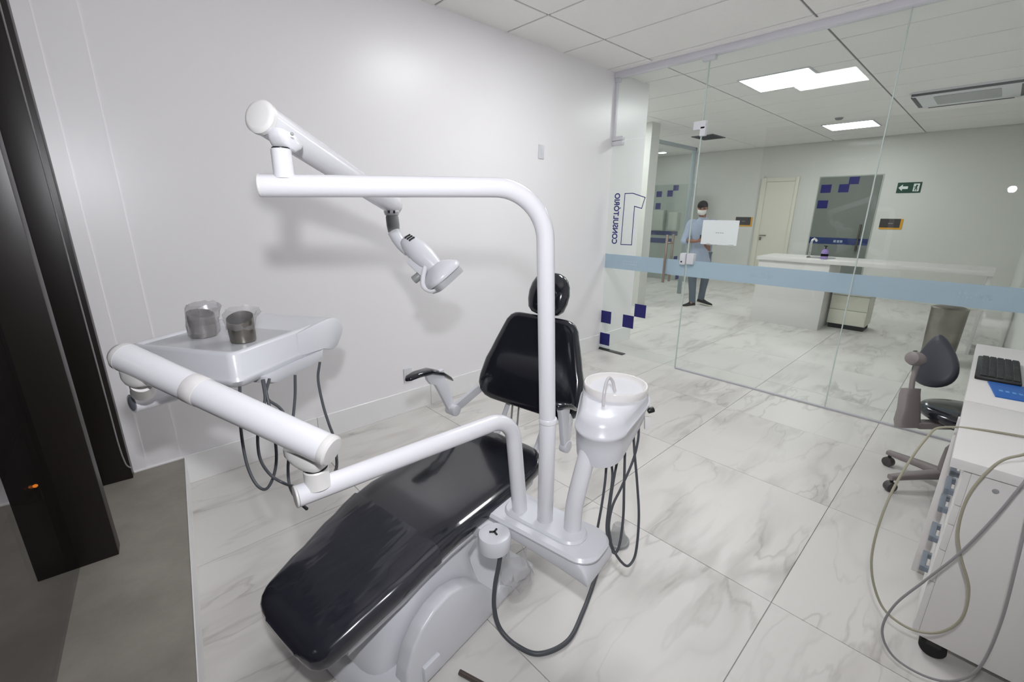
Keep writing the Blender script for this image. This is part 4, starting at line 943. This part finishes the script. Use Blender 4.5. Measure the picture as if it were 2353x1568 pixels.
# ceiling cassette, vent, smoke detector, downlight
ac = thing('ceiling_cassette', 'white cassette air conditioner in the corridor ceiling', 'air conditioner', (7.65, .57, ZC))
def rr2(cx0, cy0, h1, h2, r, z, n=6):
    pts = []
    for sx, sy, s in ((1, 1, 0), (-1, 1, 90), (-1, -1, 180), (1, -1, 270)):
        for k in range(n+1):
            t_ = R(s+90*k/n); pts.append(V((cx0+sx*(h1-r)+r*math.cos(t_), cy0+sy*(h2-r)+r*math.sin(t_), z)))
    return pts
obj('panel', loft([rr2(7.65, .57, .47, .47, .06, ZC), rr2(7.65, .57, .47, .47, .06, ZC-.02), rr2(7.65, .57, .44, .44, .05, ZC-.04)]), M['white_plastic'], ac, 40)
obj('intake_grille', loft([rr2(7.65, .57, .27, .27, .03, ZC-.039), rr2(7.65, .57, .27, .27, .03, ZC-.044)]), M['grey_plastic'], ac, 0)
for b_ in ((7.185, 7.225, .13, 1.01), (8.06, 8.10, .20, .94), (7.30, 8.0, .115, .155), (7.30, 8.0, .985, 1.025)):  # near slot runs longer, its dark colour also painting the panel's shadow gap
    obj('air_slot', box(b_[0], b_[1], b_[2], b_[3], ZC-.043, ZC-.022, .002), mat('dark_slot', (62, 64, 70), 0.6) if 'dark_slot' not in bpy.data.materials else bpy.data.materials['dark_slot'], ac)
ve = thing('ceiling_vent', 'dark square air vent in the corridor ceiling', 'vent', (8.62, 3.98, ZC))
obj('vent_frame', merge(*[box(*b, .002) for b in ((8.36, 8.40, 3.78, 4.18, ZC-.012, ZC+.004), (8.84, 8.88, 3.78, 4.18, ZC-.012, ZC+.004), (8.36, 8.88, 3.78, 3.81, ZC-.012, ZC+.004), (8.36, 8.88, 4.15, 4.18, ZC-.012, ZC+.004))]), bpy.data.materials['dark_slot'], ve)
for k in range(6): obj('vent_slat', obox((8.44+.072*k, 3.98, ZC-.006), (1, 0, .5), (0, 1, 0), (-.5, 0, 1), .03, .17, .002), bpy.data.materials['dark_slot'], ve)
sm = thing('smoke_detector', 'small round smoke detector on the corridor ceiling', 'smoke detector', (8.35, 2.02, ZC))
obj('detector_body', lathe((8.25, 1.92, ZC), (0, 0, -1), [(.05, 0), (.05, .012), (.038, .03), (.015, .035)], 24), M['hose_light'], sm)
obj('detector_base', lathe((8.25, 1.92, ZC), (0, 0, -1), [(.058, 0), (.058, .006)], 24), M['white_plastic'], sm)
dl = thing('ceiling_downlight', 'small round lit downlight in the glazed side room', 'light', (9.98, 5.64, ZC))
obj('downlight_ring', lathe((9.98, 5.64, ZC), (0, 0, -1), [(.10, 0), (.10, .01), (.085, .014)], 28), M['white_plastic'], dl)
obj('downlight_disc', lathe((9.98, 5.64, ZC-.012), (0, 0, -1), [(.084, 0), (.084, .006)], 28), M['lamp'], dl, 0)
# glazed side room
sg = thing('wall_side_glass', 'framed glass front of the side room across the corridor', None, (7.6, 4.1, 0), kind='structure')
obj('glass_pane', box(6.87, 8.36, 4.095, 4.105, 0.02, 2.63), M['glass'], sg, 0)
FM = mat('blue_grey_aluminium', (160, 170, 176), 0.4)
obj('frame_post', box(8.36, 8.43, 4.07, 4.13, 0, 2.68, .004), FM, sg)
obj('frame_head', box(6.87, 8.43, 4.07, 4.13, 2.63, 2.68, .004), FM, sg)
for z in (0.30, 0.62):
    obj('blue_square', box(8.16-.14*(z > .5), 8.29-.14*(z > .5), 4.092, 4.094, z, z+.13), M['blue'], sg, 0)
fs = thing('frosted_screen', 'pale frosted glass screen with blue squares and navy bands in the side room', 'screen', (10.0, 5.4, 0))
obj('screen_panel', box(9.99, 10.01, 4.75, 6.3, 0.0, 2.16), film_mat('pale_frosted_glass', (206, 214, 208), 0.2), fs, 0)
for (x0_, y0_, x1_, y1_) in ((1509, 440, 1520, 453), (1534, 438, 1545, 452), (1548, 426, 1559, 438), (1507, 467, 1517, 481)):
    a = onx(x0_, y0_, 9.985); b = onx(x1_, y1_, 9.985); obj('blue_square', box(9.984, 9.989, b.y, a.y, b.z, a.z), M['blue'], fs, 0)
for (x0_, y0_, x1_, y1_) in ((1495, 530, 1556, 542), (1492, 546, 1545, 560)):
    a = onx(x0_, y0_, 9.98); b = onx(x1_, y1_, 9.98); obj('navy_band', box(9.978, 9.984, b.y, a.y, b.z, a.z), M['navy'], fs, 0)
for (x0_, y0_, x1_, y1_, lb) in ((1504, 483, 1524, 530, 'left grey cabinet fixed to the frosted screen'), (1540, 488, 1556, 530, 'right grey cabinet fixed to the frosted screen')):
    a = onx(x0_, y0_, 9.9); b = onx(x1_, y1_, 9.9)
    t = thing('office_cabinet', lb, 'cabinet', (9.93, (a.y+b.y)/2, b.z), 'grey cabinets in the side room')
    obj('cabinet_body', box(9.85, 9.99, b.y, a.y, b.z, a.z, .004), mat('sage_grey_laminate', (168, 174, 164), 0.5) if 'sage_grey_laminate' not in bpy.data.materials else bpy.data.materials['sage_grey_laminate'], t)
    obj('cabinet_door', box(9.84, 9.85, b.y+.01, a.y-.01, b.z+.01, a.z-.01, .002), bpy.data.materials['sage_grey_laminate'], t)
ol = thing('marker_lamp', 'tiny orange light glowing in the dark outside the window', 'light', onz(82, 1120, .1))
c = onz(82, 1120, .1)
obj('marker_glow', lathe(c, (0, 0, 1), [(.005, 0), (.010, .004), (.010, .012), (.004, .016)], 14), emit_mat('orange_glow', (255, 140, 40), 6.0), ol)
obj('marker_stand', lathe(V((c.x, c.y, -.12)), (0, 0, 1), [(.05, 0), (.05, .02), (.010, .04), (.010, c.z+.12)], 14), M['black'], ol)

# ================================================================== THE MAN IN THE CORRIDOR
PB = V((7.40, 3.32, 0)); pf = (V((-7.4, -3.32, 0))).normalized(); psd = V((pf.y, -pf.x, 0))*-1
psd = V((rt.x, rt.y, 0)).normalized()
def H3(s, f, z): return PB + psd*s + pf*f + V((0, 0, z))
man = thing('person', 'man in pale blue shirt, jeans and white face mask looking down at his hands', 'person', PB)
def skin_mesh(name, verts, edges, radii, mt, parent, sub=2):
    me = bpy.data.meshes.new(name); me.from_pydata([tuple(V(v)-ORG[parent]) for v in verts], edges, [])
    o = bpy.data.objects.new(name, me); COL.objects.link(o); o.parent = parent; ORG[o] = ORG[parent]
    sk = o.modifiers.new('skin', 'SKIN'); sk.use_smooth_shade = True
    lay = me.skin_vertices[0].data
    for i, r_ in enumerate(radii):
        lay[i].radius = (r_, r_) if not isinstance(r_, tuple) else r_
    lay[0].use_root = True
    sb = o.modifiers.new('sub', 'SUBSURF'); sb.levels = sub; sb.render_levels = sub
    me.materials.append(mt); return o
vs, es, rs = [], [], []
def jt(p, r_, par=None):
    vs.append(p); rs.append(r_)
    if par is not None: es.append((par, len(vs)-1))
    return len(vs)-1
pel = jt(H3(0, 0, .93), .12); sp = jt(H3(0, 0, 1.12), .115, pel); ch = jt(H3(-.015, .0, 1.30), .135, sp); nb = jt(H3(-.025, .01, 1.42), .058, ch); nk = jt(H3(-.04, .04, 1.49), .052, nb)
jw = jt(H3(-.050, .062, 1.555), (.066, .078), nk); hd_ = jt(H3(-.055, .055, 1.625), (.076, .092), jw); cr_ = jt(H3(-.055, .045, 1.675), (.055, .065), hd_)
# legs
hl = jt(H3(-.085, 0, .86), .085, pel); kl = jt(H3(-.085, .03, .50), .058, hl); al = jt(H3(-.04, .0, .09), .036, kl); fl_ = jt(H3(-.075, .05, .045), .020, al)
hr = jt(H3(.095, 0, .86), .085, pel); kr = jt(H3(.13, -.02, .50), .058, hr); ar_ = jt(H3(.105, -.16, .13), .036, kr); fr_ = jt(H3(.135, -.12, .07), .020, ar_)
# arms: right arm (picture left) bent to the chest; left arm the same, behind the sheet
sl = jt(H3(-.20, 0, 1.37), .058, ch); el = jt(H3(-.285, .03, 1.10), .043, sl); wl = jt(H3(-.09, .24, 1.10), .028, el); pl_ = jt(H3(-.035, .27, 1.125), (.020, .034), wl)
sr = jt(H3(.17, 0, 1.37), .058, ch); er = jt(H3(.245, .03, 1.10), .043, sr); wr = jt(H3(.08, .24, 1.11), .028, er); pr_ = jt(H3(.03, .27, 1.13), (.020, .034), wr)
for pal, sg_ in ((pl_, 1), (pr_, -1)):
    b_ = vs[pal]
    for k, (ln, dz) in enumerate(((.062, .026), (.070, .010), (.066, -.008), (.052, -.024))):
        m1_ = jt(b_ + psd*(sg_*ln*.45) + pf*.012 + V((0, 0, dz)), .0085, pal)
        jt(b_ + psd*(sg_*ln*.9) + pf*-.006 + V((0, 0, dz-.004)), .007, m1_)
    th = jt(b_ + psd*(sg_*.008) + pf*.006 + V((0, 0, .040)), .010, pal); jt(b_ + psd*(sg_*.034) + pf*.012 + V((0, 0, .058)), .0085, th)
body_ = skin_mesh('body', vs, es, rs, M['skin'], man, 2)
def ring_e(c, ax_, ay_, ra, rb, n=24, e=2.3): return [V(c) + V(ax_)*(a*ra) + V(ay_)*(b*rb) for a, b in [sup(2*math.pi*k/n, e) for k in range(n)]]
# shirt: torso, then two sleeves rolled to the elbow
tor = loft([ring_e(H3(s, f, z), psd, pf, ra, rb) for s, f, z, ra, rb in ((.0, .0, .735, .195, .135), (.0, 0, .75, .20, .14), (0, 0, .90, .185, .135), (0, .005, 1.08, .175, .13), (-.01, .005, 1.22, .195, .14), (-.015, 0, 1.33, .215, .135), (-.018, 0, 1.385, .195, .115), (-.022, .005, 1.42, .125, .09), (-.03, .015, 1.445, .072, .072), (-.032, .02, 1.462, .068, .07))])
shirt = obj('shirt', tor, M['shirt'], man, 50)
for a_, b_, c_ in ((sl, el, wl), (sr, er, wr)):
    A_, B_, C_ = vs[a_], vs[b_], vs[c_]
    obj('sleeve', tube(spline([A_+(vs[ch]-A_)*.45+V((0, 0, .0)), A_, A_+(B_-A_)*.5, B_, B_+(C_-B_)*.28], 6), lambda t: .078-.022*t, 20), M['shirt'], shirt, 50)
cfr = [H3(-.032+.055*math.cos(a), .02+.06*math.sin(a), 1.468+.012*math.sin(a)*-1) for a in [2*math.pi*k/16 for k in range(17)]]
obj('collar', tube(cfr, .014, 10), M['shirt'], shirt)
for nm, hp_, kn_, an_ in (('l', hl, kl, al), ('r', hr, kr, ar_)):
    A_, B_, C_ = vs[hp_], vs[kn_], vs[an_]
    obj('trouser_leg', tube(spline([A_+V((0, 0, .06)), A_, A_+(B_-A_)*.5, B_, B_+(C_-B_)*.5, C_+V((0, 0, -.02))], 6), lambda t: .098-.044*min(1, t*1.15), 22), M['jeans'], man, 50)
obj('trouser_seat', loft([ring_e(H3(.005, 0, z), psd, pf, ra, rb) for z, ra, rb in ((.76, .14, .10), (.82, .178, .12), (.90, .175, .125), (.98, .165, .12))]), M['jeans'], man, 50)
def shoe(an, toe, label):
    A_, T_ = V(vs[an]), V(toe); d = (T_-V((A_.x, A_.y, T_.z))); dh = V((d.x, d.y, 0)).normalized(); sd_ = V((-dh.y, dh.x, 0)); pitch_z = T_.z-.03
    base = V((A_.x, A_.y, 0)); lift = max(0, A_.z-.09); L_ = .20
    def q(t, y, z): return base + dh*(-.06+t*(L_+.07)) + sd_*y + V((0, 0, z + lift*(1-t)*.9))
    rings = []
    for t, w_, zt in ((0, .020, .045), (.04, .033, .085), (.2, .037, .105), (.4, .038, .085), (.6, .043, .062), (.8, .045, .05), (.94, .034, .042), (1.0, .014, .03)):
        rings.append([q(t, w_*math.cos(R(a)), .016 + (zt-.016)*max(0, math.sin(R(a)))) for a in (0, 25, 50, 75, 90, 105, 130, 155, 180)] + [q(t, -w_*.5, .014), q(t, w_*.5, .014)])
    s_ = obj('shoe', loft(rings), M['shoe'], man, 50)
    obj('sole', loft([[q(t, w_*x, z) for x, z in ((1, .0), (1, .018), (-1, .018), (-1, .0))] for t, w_ in ((-.01, .02), (.04, .036), (.3, .04), (.6, .046), (.8, .047), (.95, .036), (1.01, .015))]), M['sole'], s_, 40)
shoe(al, H3(-.20, .10, .03), ''); shoe(ar_, H3(.24, -.05, .03), '')
# head: hair cap, ears, eyes, mask
hc_ = V(vs[hd_]); fdn = (pf*.96 - V((0, 0, .28))).normalized(); hup = (V((0, 0, 1)) + pf*.25).normalized()
def K3(s, f, z): return hc_ + psd*s + fdn*f + hup*z
obj('hair', loft([[K3(a*ra, b*rb-.012+sh, z) for a, b in [sup(2*math.pi*k/24, 2.2) for k in range(24)]] for z, ra, rb, sh in ((-.045, .076, .062, -.036), (-.01, .084, .082, -.022), (.025, .086, .100, -.006), (.055, .078, .092, 0), (.080, .058, .07, 0), (.094, .03, .035, 0))]), M['hair'], man, 50)
obj('face_mask', loft([[K3(a*ra, .062+.038*math.sqrt(max(0, 1-a*a))*sc+off, z) for a in [-1+2*k/12 for k in range(13)]] + [K3(a*ra*.96, .050+.038*math.sqrt(max(0, 1-a*a))*sc+off, z) for a in [1-2*k/12 for k in range(13)]] for z, ra, sc, off in ((-.020, .070, 1.1, 0), (-.045, .072, 1.35, .004), (-.075, .068, 1.25, .0), (-.098, .052, 1.0, -.006))]), M['mask'], man, 50)
for s_ in (-1, 1):
    obj('ear', lathe(K3(s_*.070, -.005, -.015), psd*s_, [(.012, 0), (.024, .004), (.022, .012), (.010, .014)], 14), M['skin'], man)
    obj('eye', lathe(K3(s_*.031, .083, .006), fdn, [(.006, 0), (.011, .003), (.008, .007)], 12), M['hair'], man)
    obj('mask_loop', tube([K3(s_*.066, .062, -.04), K3(s_*.078, .02, -.02), K3(s_*.080, -.008, .0)], .0025, 6), M['mask'], man)
obj('nose', lathe(K3(0, .080, -.004), (fdn-hup*.6), [(.010, 0), (.013, .012), (.009, .022)], 12), M['skin'], man)
phn = thing('mobile_phone', "black phone held in the man's hands", 'phone', H3(0.0, .28, 1.14))
obj('phone_body', obox(H3(-.005, .285, 1.15), psd, (pf*.6+V((0, 0, .8))), (pf*.8-V((0, 0, .6))), .036, .068, .004, .003), M['black'], phn)
obj('phone_screen', obox(H3(-.005, .280, 1.155), psd, (pf*.6+V((0, 0, .8))), (pf*.8-V((0, 0, .6))), .032, .062, .0012), M['sign_dark'], phn, 0)
